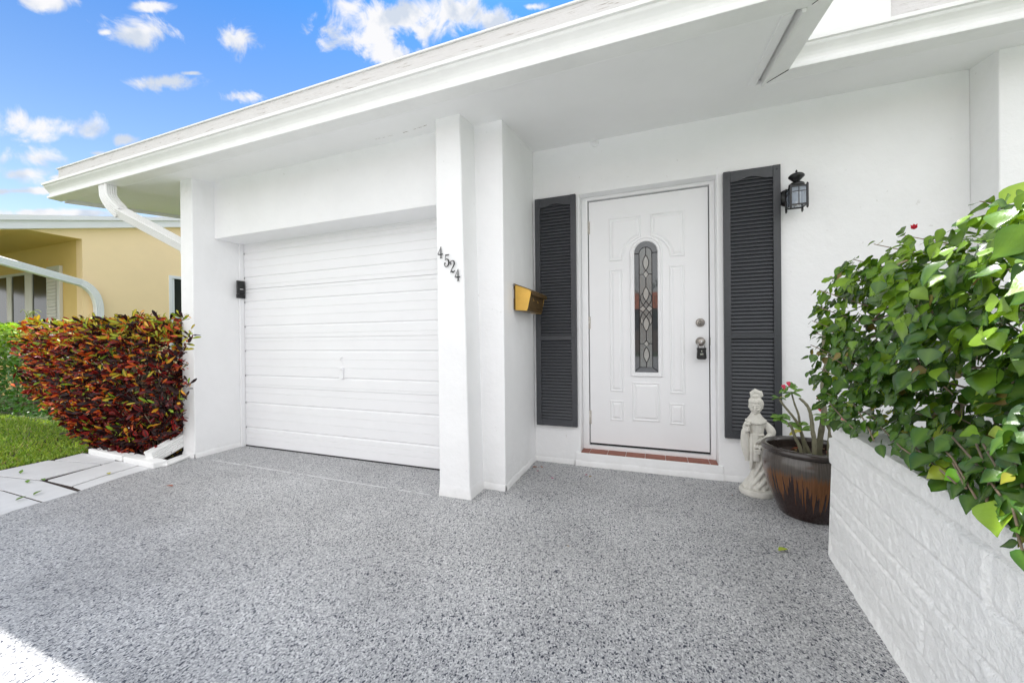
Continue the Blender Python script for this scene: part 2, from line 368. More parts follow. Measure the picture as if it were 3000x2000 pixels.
# ================================================================== ground
g = MB().add([(-400, -400, -.012), (400, -400, -.012), (400, 400, -.012), (-400, 400, -.012)], [(0, 1, 2, 3)]); struct(g.obj('ground', 'lawn_ground'))
# driveway sheet with a slightly uneven left edge
edge = [(-3.62, -9.5), (-3.64, -3), (-3.66, 0), (-3.71, 1.06), (-3.735, 1.11), (-3.79, 1.43), (-3.87, 1.70), (-3.90, 1.86), (-3.98, 2.10), (-3.98, 2.19), (-3.86, 2.19)]
poly = [(x, y, 0) for x, y in edge] + [(-3.86, 3.4, 0), (8, 3.4, 0), (8, -9.5, 0)]
struct(MB().prism(poly[::-1], (0, 0, -.05)).obj('driveway', 'flake'))
struct(MB().box(-60, 60, -17, -9.6, -.06, -.004).obj('street', 'asphalt'))
# saw-cut joint line across the garage apron: a thin pale groove
jm = MB(); rnd = random.Random(4); px = -3.66; 
while px < -1.45:
    w = .004 + .004 * rnd.random(); yy = 2.19 - (px + 3.66) * .008
    if rnd.random() < .85: jm.box(px, px + .05, yy - w / 2 + .003 * rnd.random(), yy + w / 2 + .002, -.001, .0035 + rnd.random() * .0004)
    px += .05
struct(jm.obj('driveway_joint', 'concrete'))
# stepping slabs
slabs = [[(-3.715, 1.06), (-3.745, 1.24), (-4.32, 1.245), (-5.6, 1.07), (-5.6, .93), (-4.0, 1.0)],
         [(-3.745, 1.25), (-3.775, 1.415), (-4.335, 1.435), (-5.6, 1.26), (-5.6, 1.08), (-4.325, 1.255)],
         [(-4.385, 1.44), (-4.85, 1.375), (-5.6, 1.285), (-5.6, 1.37), (-5.02, 1.43), (-5.04, 1.71), (-4.58, 1.785), (-4.43, 1.80)],
         [(-3.79, 1.44), (-3.955, 1.455), (-4.03, 1.66), (-4.06, 1.82), (-4.10, 1.95), (-3.93, 1.95), (-3.89, 1.83), (-3.86, 1.70)],
         [(-3.97, 1.455), (-4.32, 1.455), (-4.41, 1.80), (-4.44, 1.90), (-4.11, 1.95), (-4.075, 1.82), (-4.045, 1.665)],
         [(-4.43, 1.815), (-4.58, 1.80), (-5.0, 1.73), (-5.06, 1.93), (-4.6, 1.96), (-4.45, 1.9)]]
struct(MB().box(-6.2, -3.70, .9, 2.35, -.05, -.006).obj('path_bed', 'soil'))
pm = MB()
for i, s in enumerate(slabs):
    c = sum((Vector((x, y, 0)) for x, y in s), Vector()) / len(s)
    q = [c + (Vector((x, y, 0)) - c) * .994 for x, y in s]
    a = 0
    for k in range(len(q)): a += q[k].x * q[(k + 1) % len(q)].y - q[(k + 1) % len(q)].x * q[k].y
    if a < 0: q = q[::-1]
    pm.prism([(p.x, p.y, -.03) for p in q], (0, 0, .030 + .002 * (i % 3)))
struct(pm.obj('path', 'concrete', bevel=.004))

# ================================================================== white house
house = empty('house', (-1, 3.1, 0), 'white painted stucco house with a garage door, charcoal shutters and a panelled front door', 'house')
SL = .14
def soz(y): return 2.196 + SL * y
def wall_mesh():
    b = MB()
    T = 2.85
    b.box(-4.02, -3.85, 2.18, 12, -.02, T)                 # left pillar and side wall
    b.box(-3.85, -1.36, 2.36, 2.62, 2.005, T)              # beam over the garage door
    b.box(-1.36, -.95, 2.402, 12, -.02, T + .05)           # wall between garage and entry
    b.prism([(x, 3.1, z) for x, z in ((-.95, -.02), (-.558, -.02), (-.558, 2.216), (.444, 2.216), (.444, -.02), (1.80, -.02), (1.80, T), (-.95, T))], (0, .2, 0))
    b.box(-.60, .475, 3.088, 3.25, -.02, .1045)
    b.box(1.80, 7.5, 2.9, 12, -.02, T)
    b.box(-3.85, 1.80, 11.8, 12, -.02, T)
    return b
wm = fixn(wall_mesh().obj('wall', 'stucco', house, bevel=.006))
# battered column with the flared foot, front of the dividing wall
cb = MB(); rings = []; rnd = random.Random(2)
for i in range(31):
    z = -.01 + i * (2.56 / 30); t = z / 2.5
    fl = .009 * max(0, 1 - z / .07) ** .5 if z < .07 else 0
    jx = lambda s: .0022 * noise.noise(Vector((s, z * 3.3, 1.7)))
    xl = -1.345 - .004 * t - fl * .6 + jx(1); xr = -1.115 - .05 * t + fl + jx(5); y0 = 2.195 - fl * .7 + jx(9)
    ch = .006
    rings.append([Vector((xl, y0 + ch, z)), Vector((xl + ch, y0, z)), Vector((xr - ch, y0, z)), Vector((xr, y0 + ch, z)), Vector((xr, 2.41, z)), Vector((xl, 2.41, z))])
cb.rings([r[::1] for r in rings], smooth=False)
fixn(cb.obj('column', 'stucco', house))
# rough plinth strips of paint-over mortar at the foot of the walls
def foot(pts, name='wall_foot'):
    b = MB()
    for (x0, y0), (x1, y1), (nx, ny) in pts:
        n = max(2, int(math.hypot(x1 - x0, y1 - y0) / .03)); lo = []; hi = []; top = []
        for i in range(n + 1):
            t = i / n; x = x0 + (x1 - x0) * t; y = y0 + (y1 - y0) * t
            e = .010 + .006 * noise.noise(Vector((x * 14, y * 14, 3))); h = .045 + .018 * noise.noise(Vector((x * 9, y * 9, 8)))
            lo.append(Vector((x + nx * e, y + ny * e, -.005))); hi.append(Vector((x + nx * e * .7, y + ny * e * .7, h * .7))); top.append(Vector((x - nx * .002, y - ny * .002, h)))
        b.rings([lo, hi, top], closed=False, cap=False, smooth=True)
    return fixn(b.obj(name, 'stucco', house))
for f_ in ([((-4.02, 2.18), (-3.85, 2.18), (0, -1)), ((-3.85, 2.18), (-3.85, 2.63), (1, 0)), ((-1.12, 2.402), (-.95, 2.402), (0, -1)), ((-.95, 2.402), (-.95, 3.1), (1, 0)),
      ((-.95, 3.1), (-.61, 3.1), (0, -1)), ((-.60, 3.088), (.475, 3.088), (0, -1)), ((.475, 3.1), (1.8, 3.1), (0, -1))]): foot([f_])
# soffit: sloping painted boards under the eaves
XN = .605
sp = [(-5.47, 2.0), (XN, 2.0), (XN, 2.69), (8.2, 2.69), (8.2, 6.9), (-5.47, 6.9)]
sb = MB(); sb.add([(x, y, soz(y)) for x, y in sp] + [(x, y, soz(y) + .02) for x, y in sp],
    [tuple(range(5, -1, -1)), tuple(range(6, 12))] + [(i, (i + 1) % 6, (i + 1) % 6 + 6, i + 6) for i in range(6)])
soff = sb.obj('soffit', 'soffit', house)
# narrow trim strips where the soffit meets the fascia, one of them standing a little away from the gutter
tb = MB()
tb.box(-5.47, XN - .005, 2.004, 2.022, soz(2.0) - .004, soz(2.0) + .01)
tb.hexa([(XN - .045, 2.03, soz(2.03) - .006), (XN - .003, 2.03, soz(2.03) - .006), (XN - .003, 2.685, soz(2.685) - .006), (XN - .045, 2.685, soz(2.685) - .006)],
        [(XN - .045, 2.03, soz(2.03) + .01), (XN - .003, 2.03, soz(2.03) + .01), (XN - .003, 2.685, soz(2.685) + .01), (XN - .045, 2.685, soz(2.685) + .01)])
tb.box(XN, 8.2, 2.694, 2.712, soz(2.69) - .004, soz(2.69) + .01)
tb.obj('soffit_trim', 'soffit', soff)
cr_ = MB(); rc = random.Random(3); pts_ = [at(1085, 412, 2, soz(2.24)), at(1180, 390, 2, soz(2.24)), at(1248, 366, 2, soz(2.24))]
for i in range(26):
    t = i / 26 * 2; a = pts_[int(t)].lerp(pts_[int(t) + 1], t % 1); z_ = soz(a.y) - .0012; w_ = .0005 + .0010 * rc.random()
    if rc.random() < .45: cr_.box(a.x, a.x + .014 + .01 * rc.random(), a.y + .004 * rc.random() - w_, a.y + w_, z_ - .0004, z_ + .0004)
cr_.obj('paint_crack', 'bark', soff)
# roof mass
rp = [(-5.5, 2.02), (XN + .02, 2.02), (XN + .02, 2.71), (8.3, 2.71), (8.3, 7.0), (-5.5, 7.0)]
rb = MB(); rb.add([(x, y, soz(y) + .028) for x, y in rp] + [(x, y, soz(y) + .315) for x, y in rp],
    [tuple(range(5, -1, -1)), tuple(range(6, 12))] + [(i, (i + 1) % 6, (i + 1) % 6 + 6, i + 6) for i in range(6)])
rb.add([(-5.5, 7.0, soz(7) + .315), (8.3, 7.0, soz(7) + .315), (8.3, 12.6, soz(7) - .45), (-5.5, 12.6, soz(7) - .45), (-5.5, 7.0, soz(7) + .028), (8.3, 7.0, soz(7) + .028), (8.3, 12.6, soz(7) - .75), (-5.5, 12.6, soz(7) - .75)],
    [(0, 1, 2, 3), (7, 6, 5, 4), (0, 3, 7, 4), (1, 5, 6, 2), (2, 6, 7, 3)])
roof = fixn(rb.obj('roof', 'roof_white', house))
# thin drip edge
de = MB(); de.box(-5.60, XN + .04, 1.975, 2.03, 2.787, 2.797); de.box(1.235, 8.3, 2.66, 2.72, 2.881, 2.891)
de.obj('drip_edge', 'roof_white', roof)
# fascia boards (weathered)
fb = MB(); fb.box(-5.585, XN + .035, 1.985, 2.0, 2.468, 2.785)
fb.box(XN + .035, 8.3, 2.675, 2.69, 2.567, 2.88)
fb.obj('fascia', 'fascia', house)
for (x, y0, y1, d) in ((-5.5, 2.001, 7.0, -.02), (XN + .02, 2.001, 2.674, .015)):
    rk = MB(); xs = sorted((x, x + d))
    rk.hexa([(xs[0], y0, soz(y0) - .03), (xs[1], y0, soz(y0) - .03), (xs[1], y1, soz(y1) - .03), (xs[0], y1, soz(y1) - .03)],
            [(xs[0], y0, soz(y0) + .31), (xs[1], y0, soz(y0) + .31), (xs[1], y1, soz(y1) + .31), (xs[0], y1, soz(y1) + .31)])
    rk.obj('rake_board', 'gutter', house)
# white flashing panel standing on the gutter return
MB().box(XN + .14, 1.228, 2.655, 2.672, 2.70, 3.06).obj('flashing_panel', 'roof_white', house, bevel=.002)
# K-style gutter swept round the step in the eave
prof = [(0, 0), (.100, 0), (.1015, .006), (.1010, .021), (.090, .027), (.084, .034), (.083, .044), (.087, .058), (.097, .074), (.109, .087), (.119, .096), (.124, .104), (.1245, .112), (.137, .114), (.138, .134), (.132, .138), (.126, .134), (.120, .11), (.075, .05), (.080, .012), (.006, .012), (.004, .13), (0, .13)]
path = [((-5.56, 1.998, 2.464), (0, -1)), ((XN + .038, 1.998, 2.464), (1, -1)), ((XN + .038, 2.688, 2.562), (1, -1)), ((8.3, 2.688, 2.562), (0, -1))]
gb = MB(); rings = [[Vector((p[0] + n[0] * o, p[1] + n[1] * o, p[2] + h)) for (o, h) in prof] for p, n in path]
gb.rings(rings, smooth=False); gut = fixn(gb.obj('gutter', 'gutter', house))
# seams and hangers
sm = MB()
sm.hexa([(XN + .05, 1.99, 2.4615), (XN + .052, 1.986, 2.4615), (XN + .136, 1.900, 2.4615), (XN + .134, 1.899, 2.4615)],
        [(XN + .05, 1.99, 2.4635), (XN + .052, 1.986, 2.4635), (XN + .136, 1.900, 2.4635), (XN + .134, 1.899, 2.4635)])
sm.obj('gutter_seam', 'gap', gut); sm = MB()
sm.hexa([(XN + .05, 2.676, 2.5585), (XN + .053, 2.672, 2.5585), (XN + .137, 2.592, 2.5585), (XN + .135, 2.590, 2.5585)],
        [(XN + .05, 2.676, 2.5615), (XN + .053, 2.672, 2.5615), (XN + .137, 2.592, 2.5615), (XN + .135, 2.590, 2.5615)])
sm.obj('gutter_seam', 'gap', gut)
# downspout: ribbed rectangular tube from the gutter round to the pillar side
def rib_sect(w, d, n=4, g=.03):
    q = []
    def side(a, b):
        a = Vector(a); b = Vector(b); t = b - a; nn = Vector((t.y, -t.x)).normalized()
        q.append(a + t * .08)
        for i in range(n):
            s0 = .15 + .7 * i / n; s1 = s0 + .7 / n
            q.append(a + t * (s0 + .02)); q.append(a + t * (s0 + .05) - nn * g * .2); q.append(a + t * (s1 - .05) - nn * g * .2); q.append(a + t * (s1 - .02))
        q.append(a + t * .92)
    side((-w, -d), (w, -d)); side((w, -d), (w, d)); side((w, d), (-w, d)); side((-w, d), (-w, -d))
    return [tuple(p) for p in q]
def arc3(p0, p1, p2, n=7):
    out = []
    for i in range(n + 1):
        t = i / n; out.append(Vector(p0) * (1 - t) ** 2 + Vector(p1) * 2 * t * (1 - t) + Vector(p2) * t * t)
    return out
top = Vector((-4.625, 1.948, 2.463)); e1 = Vector((-4.622, 1.95, 2.375)); k1 = Vector((-4.60, 1.96, 2.30)); e2 = Vector((-4.53, 2.0, 2.225)); end = Vector((-4.055, 2.228, 1.928))
w1 = Vector((-4.04, 2.24, 1.915))
pts = [top, e1] + arc3(e1, k1, e2)[1:]
ds = MB().tube(pts, 1, sect=rib_sect(.060, .042), up=(1, 0, 0), smooth=False)
pts2 = [e2 - (end - e2).normalized() * .02, end] + arc3(end, w1, (-4.055, 2.262, 1.85))[1:] + [(-4.055, 2.262, .32)]
ds.tube(pts2, 1, sect=rib_sect(.054, .038), up=(1, 0, 0), smooth=False)
dso = fixn(ds.obj('downspout', 'gutter', house))
# garage door: stepped horizontal courses
gd = MB(); GY = 2.62; P = .2427; prof = [(0, .012), (0, .028)]
z = .028
zz = [.184, .43, .70, .945, 1.188, 1.431, 1.673, 1.916, 2.02]; prev = .028; profp = [(GY, .006), (GY - .004, .012)]
for zt in zz:
    h = zt - prev
    for k, fr in enumerate((.36, .68)):
        zc = prev + h * fr
        profp += [(GY - .004 + .0, zc - .0035), (GY + .0005, zc - .002), (GY + .0005, zc + .001), (GY - .004, zc + .0025)]
    profp += [(GY - .004, zt - .010), (GY + .005, zt - .006), (GY + .006, zt + .003), (GY - .0035, zt + .014)]
    prev = zt + .012
for zc in (1.56, 1.075, .595):      # section joints
    d = .011 if zc > 1.5 else .005
    profp += [(GY - .004, zc - .0025), (GY + d, zc - .0020), (GY + d, zc + .0012), (GY - .004, zc + .002)]
profp = sorted([p for p in profp if p[1] < 2.03], key=lambda p: p[1])
gd.add([(x, y, z) for x in (-3.842, -1.30) for y, z in profp], [(i, i + 1, len(profp) + i + 1, len(profp) + i) for i in range(len(profp) - 1)])
gdo = fixn(gd.obj('garage_door', 'garage_white', house))
MB().box(-3.85, -1.30, 2.637, 2.66, -.01, 2.1).obj('backing', 'gap', gdo)
MB().box(-3.845, -1.30, 2.611, 2.622, .0015, .008).obj('bottom_seal', 'gap', gdo)
for zt in zz[:-1]: MB().box(-3.846, -3.832, 2.612, 2.634, zt - .006, zt + .010).obj('seam_stop', 'gap', gdo)
hb = MB()
hb.box(-2.603, -2.562, 2.600, 2.615, .705, .80); hb.box(-2.598, -2.568, 2.588, 2.600, .785, .80); hb.tube([(-2.57, 2.604, .84), (-2.60, 2.606, .875), (-2.575, 2.610, .895)], .0035, 6)
hb.obj('handle', 'garage_white', gdo, bevel=.002)
MB().box(-3.848, -3.822, 2.575, 2.614, -.002, 2.003).obj('garage_jamb', 'garage_white', house, bevel=.002)

# -------------------------------------------------------------- front door
fd = MB()
def grid_loops(b, loops, fill_last=True, smooth=False):
    n = len(loops[0]); rings = loops
    v = [p for r in rings for p in r]; f = []
    for i in range(len(rings) - 1):
        for j in range(n):
            k = (j + 1) % n; f.append((i * n + j, i * n + k, (i + 1) * n + k, (i + 1) * n + j))
    if fill_last: f.append(tuple(range((len(rings) - 1) * n, len(rings) * n)))
    b.add(v, f, smooth)
def offset(poly, d):            # inward offset of a ccw (x,z) polygon
    n = len(poly); out = []
    for i in range(n):
        p0 = Vector(poly[i - 1]); p1 = Vector(poly[i]); p2 = Vector(poly[(i + 1) % n])
        a = (p1 - p0).normalized(); b_ = (p2 - p1).normalized(); na = Vector((-a.y, a.x)); nb = Vector((-b_.y, b_.x))
        m_ = na + nb; m_ = m_ / max(.3, m_.dot(na)); out.append(tuple(p1 + m_ * d))
    return out
def ccw(poly):
    a = sum(poly[i][0] * poly[(i + 1) % len(poly)][1] - poly[(i + 1) % len(poly)][0] * poly[i][1] for i in range(len(poly)))
    return poly if a > 0 else poly[::-1]
DY = 3.222
def moulding(b, poly, fill=True, prof=((0, 0), (.003, .005), (.009, .0065), (.013, .002), (.018, .0008), (.024, .003), (.034, .0075)), y=DY):
    poly = ccw(poly)
    grid_loops(b, [[(p[0], y - h - .0004, p[1]) for p in offset(poly, d)] for d, h in prof], fill)
def rect(x0, x1, z0, z1): return [(x0, z0), (x1, z0), (x1, z1), (x0, z1)]
door = MB().box(-.498, .402, DY, DY + .04, .160, 2.182).obj('front_door', 'door_white', house, bevel=.0015)
CX, CZ = -.047, 1.722
pm_ = MB()
def arc(cx, cz, r, a0, a1, n): return [(cx + r * cos(radians(a0 + (a1 - a0) * i / n)), cz + r * sin(radians(a0 + (a1 - a0) * i / n))) for i in range(n + 1)]
# two quarter panels hugging the arch
moulding(pm_, [(-.332, 2.026), (-.332, 1.671)] + arc(CX, CZ - .05, .178, 180, 101, 12)[0:] + [(-.084, 2.026)])
moulding(pm_, [(.238, 2.026), (.238, 1.671)][::1] + arc(CX, CZ - .05, .178, 0, 79, 12) + [(-.010, 2.026)])
moulding(pm_, rect(-.332, -.224, .598, 1.603)); moulding(pm_, rect(.126, .235, .598, 1.603))
moulding(pm_, rect(-.333, -.226, .358, .526)); moulding(pm_, rect(.122, .231, .356, .524)); moulding(pm_, rect(-.158, .052, .367, .682))
pmo = fixn(pm_.obj('panel_moulding', 'door_white', door))
# glass opening moulding
arch_out = [(-.170, .725), (.076, .725)] + arc(CX, CZ, .123, 0, 180, 24)
fr = MB(); grid_loops(fr, [[(p[0], DY - h - .0004, p[1]) for p in offset(ccw(arch_out), d)] for d, h in ((0, 0), (.003, .010), (.010, .014), (.016, .008), (.022, .008), (.026, .012), (.033, .010), (.036, .002))], False)
fixn(fr.obj('glass_moulding', 'door_white', door))
arch_in = [(-.136, .760), (.042, .760)] + arc(CX, CZ, .089, 0, 180, 24)
gp = MB(); ai = ccw(arch_in); gp.add([(p[0], DY - .0012, p[1]) for p in ai], [tuple(range(len(ai)))]); gpo = gp.obj('glass_pane', 'pane_clear', door)
fixn(gpo)
inner = ccw([(-.098, .802), (-.001, .802)] + arc(CX - .002, 1.716, .048, 0, 180, 16))
MB().add([(p[0], DY - .0026, p[1]) for p in inner], [tuple(range(len(inner)))]).obj('textured_glass', 'pane_textured', door)
cm = MB(); CYY = DY - .004; cx = -.047
def came(pts, r=.0028): cm.tube([(p[0], CYY, p[1]) for p in pts], r, 6, smooth=True)
def leaf_shape(cx, z0, z1, w, n=12):
    a = [(cx - w * sin(pi * i / n) ** .85, z0 + (z1 - z0) * i / n) for i in range(n + 1)]; b_ = [(2 * cx - p[0], p[1]) for p in a]
    return a, b_
came(inner + [inner[0]])
for q in leaf_shape(cx, 1.578, 1.700, .022): came(q)
came([(cx, 1.764), (cx, 1.70)]); came([(cx, 1.578), (cx + .021, 1.547), (cx, 1.516), (cx - .021, 1.547), (cx, 1.578)])
came([(-.097, 1.547), (cx - .021, 1.547)]); came([(cx + .021, 1.547), (.001, 1.547)]); came([(cx, 1.516), (cx, 1.447)])
for q in leaf_shape(cx, 1.332, 1.447, .023): came(q)
for s in (-1, 1):
    came([(cx + s * .023, 1.40), (cx + s * .040, 1.375), (cx + s * .043, 1.35), (cx + s * .034, 1.318), (cx, 1.272), (cx - s * .030, 1.235), (cx - s * .043, 1.20), (cx - s * .043, 1.165), (cx - s * .03, 1.14)])
    came([(cx, 1.332), (cx + s * .025, 1.295), (cx + s * .055, 1.271), (cx + s * .025, 1.245), (cx, 1.209), (cx - s * .022, 1.175)])
for q in leaf_shape(cx, 1.090, 1.209, .023): came(q)
came([(cx, 1.090), (cx, 1.017)]); came([(cx, 1.017), (cx + .020, .991), (cx, .964), (cx - .020, .991), (cx, 1.017)])
came([(-.098, .991), (cx - .020, .991)]); came([(cx + .020, .991), (0, .991)])
for q in leaf_shape(cx, .841, .964, .022): came(q)
came([(cx, .841), (cx, .802)]); came([(-.098, .802), (-.134, .770)]); came([(-.001, .802), (.040, .770)]); came([(-.134, 1.716), (-.098, 1.716)]); came([(.001, 1.716), (.041, 1.716)])
cm.obj('came', 'came', door)
def patch(pts): MB().add([(p[0], DY - .0034, p[1]) for p in pts], [tuple(range(len(pts)))]).obj('bevelled_glass', 'pane_bevel', door)
for z0, z1, w in ((1.578, 1.70, .022), (1.332, 1.447, .023), (1.09, 1.209, .023), (.841, .964, .022)):
    a, b_ = leaf_shape(cx, z0, z1, w * .93); patch(ccw(a + b_[::-1][1:-1]))
for z0, z1 in ((1.516, 1.578), (.964, 1.017)): patch(ccw([(cx, z1), (cx + .02, (z0 + z1) / 2), (cx, z0), (cx - .02, (z0 + z1) / 2)]))
for s in (-1, 1):
    patch(ccw([(cx + s * .003, 1.271), (cx + s * .027, 1.292), (cx + s * .053, 1.271), (cx + s * .027, 1.248)]))
    patch(ccw([(cx + s * .026, 1.18), (cx + s * .041, 1.20), (cx + s * .040, 1.165), (cx + s * .03, 1.148)]))
# frame: head and jambs, stop gap, threshold
fm = MB()
fm.box(-.556, -.505, 3.198, 3.27, .106, 2.190); fm.box(.409, .443, 3.198, 3.27, .106, 2.190); fm.box(-.556, .443, 3.196, 3.27, 2.190, 2.215)
fm.box(-.505, .409, 3.204, 3.27, .106, .140)
fro = fm.obj('door_frame', 'door_white', house, bevel=.003)
bk = MB(); bk.box(-.505, .409, 3.242, 3.262, .14, 2.19); bk.obj('door_gap', 'gap', fro)
for z0, z1 in ((1.915, 2.019), (1.119, 1.221), (.319, .432)):
    h = MB(); h.tube([(-.5015, 3.2155, z0), (-.5015, 3.2155, z1)], .0065, 10); h.box(-.498, -.488, 3.2195, 3.2218, z0, z1); h.obj('hinge', 'hinge', door)
db = MB(); db.lathe([(.0, 0), (.0315, 0), (.0325, -.004), (.030, -.014), (.024, -.017), (.012, -.018), (.0115, -.022), (.0, -.022)], (.343, DY, 1.150), 32, 'y')
dbo = fixn(db.obj('deadbolt', 'nickel', door)); MB().box(.3415, .3445, DY - .0235, DY - .0215, 1.139, 1.151).obj('keyhole', 'gap', dbo)
kb = MB(); kb.lathe([(0, 0), (.034, 0), (.034, -.005), (.030, -.010), (.014, -.013), (.012, -.034), (.020, -.042), (.027, -.052), (.028, -.062), (.022, -.071), (.012, -.073), (.0, -.073)], (.343, DY, 1.005), 32, 'y')
kbo = fixn(kb.obj('door_knob', 'nickel', door)); MB().lathe([(0, 0), (.009, 0), (.008, -.003), (0, -.0035)], (.343, DY - .073, 1.006), 16, 'y').obj('key_cylinder', 'steel', kbo)
MB().box(.4065, .4085, 3.1955, 3.199, .975, 1.035).obj('strike_plate', 'steel', fro)
# tiled sill
sb = MB(); xs = [-.556, -.49, -.348, -.206, -.062, .086, .242, .388, .442]
MB().box(-.556, .443, 3.0925, 3.2035, .1052, .1085).obj('sill_mortar', 'grout', house)
for i in range(8): sb.box(xs[i] + .0022, xs[i + 1] - .0022, 3.092, 3.2035, .107, .1135)
sb.obj('door_sill', 'tile_red', house, bevel=.0015)

# -------------------------------------------------------------- shutters
def shutter(x0, x1, label):
    z0, z1, yb, yf = .314, 2.213, 3.098, 3.066; st = .044; zr0, zr1 = 1.026, 1.061
    b = MB(); b.box(x0, x0 + st, yf, yb, z0, z1); b.box(x1 - st, x1, yf, yb, z0, z1)
    b.box(x0 + st, x1 - st, yf + .002, yb, z0 + .0, z0 + .055); b.box(x0 + st, x1 - st, yf + .002, yb, zr0, zr1)
    a, c = x0 + st, x1 - st; n = 18; lo = []
    for i in range(n + 1):
        t = i / n; s = abs(2 * t - 1); h = .022 * (0.5 + .5 * cos(pi * min(1, s / .8))) ; lo.append((a + (c - a) * t, 2.135 + h))
    b.prism([(p[0], yf + .002, p[1]) for p in lo] + [(c, yf + .002, z1 - .001), (a, yf + .002, z1 - .001)], (0, yb - yf - .003, 0))
    b.box(x0 + .01, x1 - .01, yb - .004, yb - .0005, z0 + .01, z1 - .01)
    o = b.obj('shutter', 'shutter', house, bevel=.0018); o['label'] = label
    fixn(o)
    s = MB(); 
    for (q0, q1) in ((z0 + .055, zr0), (zr1, 2.165)):
        n = round((q1 - q0) / .0262); p = (q1 - q0) / n; prof = []
        for i in range(n):
            zb = q0 + i * p; prof += [(yf + .013, zb + .0015), (yf + .0085, zb + .003), (yf + .0085, zb + .006), (yf + .020, zb + p - .001), (yf + .024, zb + p)]
        s.add([(x, y, z) for x in (a - .002, c + .002) for y, z in prof], [(i, i + 1, len(prof) + i + 1, len(prof) + i) for i in range(len(prof) - 1)])
    fixn(s.obj('louvers', 'shutter', o))
    for x in (x0 + st / 2, x1 - st / 2):
        for z in (z0 + .03, zr1 - .018, z1 - .03): MB().lathe([(0, 0), (.0055, 0), (.005, -.002), (0, -.0028)], (x, yf, z), 10, 'y').obj('screw', 'shutter', o)
shutter(-.925, -.580, 'charcoal louvred shutter between the entry corner and the door')
shutter(.482, .828, 'charcoal louvred shutter between the door and the lantern')
# painted-over spots
MB().lathe([(0, 0), (.031, 0), (.028, -.004), (0, -.006)], (at(1743, 420, 1, 3.1).x, 3.1, at(1743, 420, 1, 3.1).z), 20, 'y').obj('cover_plate', 'stucco', house)

# ================================================================== things on the house
# house number, four separate iron digits stepping down the column
def stroke_digit(ch, cx, cz, h, y, label):
    w = h * .5
    G = {'4': [[(.62, .98, .25), (.60, .6, .9), (.60, .0, .9)], [(.62, .98, .25), (.34, .66, .45), (.02, .34, .6)], [(.02, .32, .5), (.5, .31, 1.0), (.98, .33, .7)], [(.42, .02, .5), (.80, .02, .5)]],
         '5': [[(.28, .95, .8), (.55, .93, .9), (.95, .97, .5)], [(.28, .95, .5), (.24, .75, .5), (.22, .55, .4)], [(.22, .55, .4), (.45, .62, .6), (.74, .55, 1.0), (.88, .36, 1.3), (.78, .14, 1.1), (.5, .02, .7), (.2, .06, .5), (.08, .2, .6), (.14, .31, .9), (.26, .27, .8)]],
         '2': [[(.22, .68, .9), (.12, .76, .8), (.14, .90, .6), (.4, .99, .6), (.74, .92, 1.0), (.82, .74, 1.2), (.64, .52, .9), (.34, .30, .6), (.12, .06, .5)], [(.10, .04, .5), (.3, .12, 1.0), (.6, .05, 1.2), (.95, .18, .4)]]}[ch]
    b = MB()
    for st in G:
        P_ = [Vector((cx + (p[0] - .5) * w, y, cz + (p[1] - .5) * h)) for p in st]; R_ = [p[2] * h * .055 for p in st]
        # smooth the stroke
        if len(P_) > 2:
            Q, RR = [], []
            for i in range(len(P_) - 1):
                p0, p1, p2, p3 = P_[max(i - 1, 0)], P_[i], P_[i + 1], P_[min(i + 2, len(P_) - 1)]
                for k in range(4):
                    t = k / 4; Q.append(.5 * ((2 * p1) + (p2 - p0) * t + (2 * p0 - 5 * p1 + 4 * p2 - p3) * t * t + (3 * p1 - p0 - 3 * p2 + p3) * t ** 3)); RR.append(R_[i] * (1 - t) + R_[i + 1] * t)
            P_, R_ = Q + [P_[-1]], RR + [R_[-1]]
        b.tube(P_, R_, 8, sect=None)
    o = b.obj('house_number', 'digit', origin=(cx, y, cz)); o.scale.y = .8
    return tag(o, label, 'house number', 'black iron digits of the house number on the column')
YD = 2.186
stroke_digit('4', -1.313, 1.616, .080, YD, 'topmost black iron digit on the white column, a 4')
stroke_digit('5', -1.266, 1.557, .082, YD, 'black iron digit 5 just below the topmost digit on the column')
stroke_digit('2', -1.223, 1.514, .080, YD, 'black iron digit 2 between the 5 and the lowest digit on the column')
stroke_digit('4', -1.187, 1.458, .080, YD, 'lowest black iron digit on the white column, a 4')

# keypad on the garage jamb
kp = empty('keypad', (-3.822, 2.57, 1.55), 'black wireless keypad on the jamb left of the garage door', 'keypad')
b = MB(); b.box(-3.8215, -3.798, 2.535, 2.606, 1.512, 1.640); b.obj('cover', 'black_plastic', kp, bevel=.004)
b = MB(); b.box(-3.8215, -3.801, 2.533, 2.610, 1.468, 1.510); b.obj('base', 'black_plastic', kp, bevel=.004)
MB().box(-3.7982, -3.7972, 2.556, 2.588, 1.553, 1.560).obj('marking', 'steel', kp)

# mailbox on the entry side wall
mb = empty('mailbox', (-.95, 2.8, 1.33), 'gold coloured metal mailbox on the entry side wall beside the shutter', 'mailbox')
Y0, Y1 = 2.585, 2.975
side = [(-.932, 1.432), (-.822, 1.388), (-.812, 1.372), (-.838, 1.258), (-.845, 1.240), (-.932, 1.247)]
for yy in (Y0, Y1 - .006): fixn(MB().prism([(x - (.006 if yy > Y0 else 0), yy, z) for x, z in side], (0, .004, 0)).obj('side_plate', 'brass', mb, bevel=.001))
b = MB(); fr_ = [(-.8225, 1.374), (-.8385, 1.275), (-.8355, 1.268), (-.8455, 1.2425), (-.9325, 1.2495)]
bk_ = [(p[0] - .003, p[1] + .002) for p in fr_][::-1]
b.prism([(x, Y0 + .0045, z) for x, z in fr_ + bk_], (0, Y1 - Y0 - .004, 0)); fixn(b.obj('front_plate', 'bronze', mb, bevel=.0008))
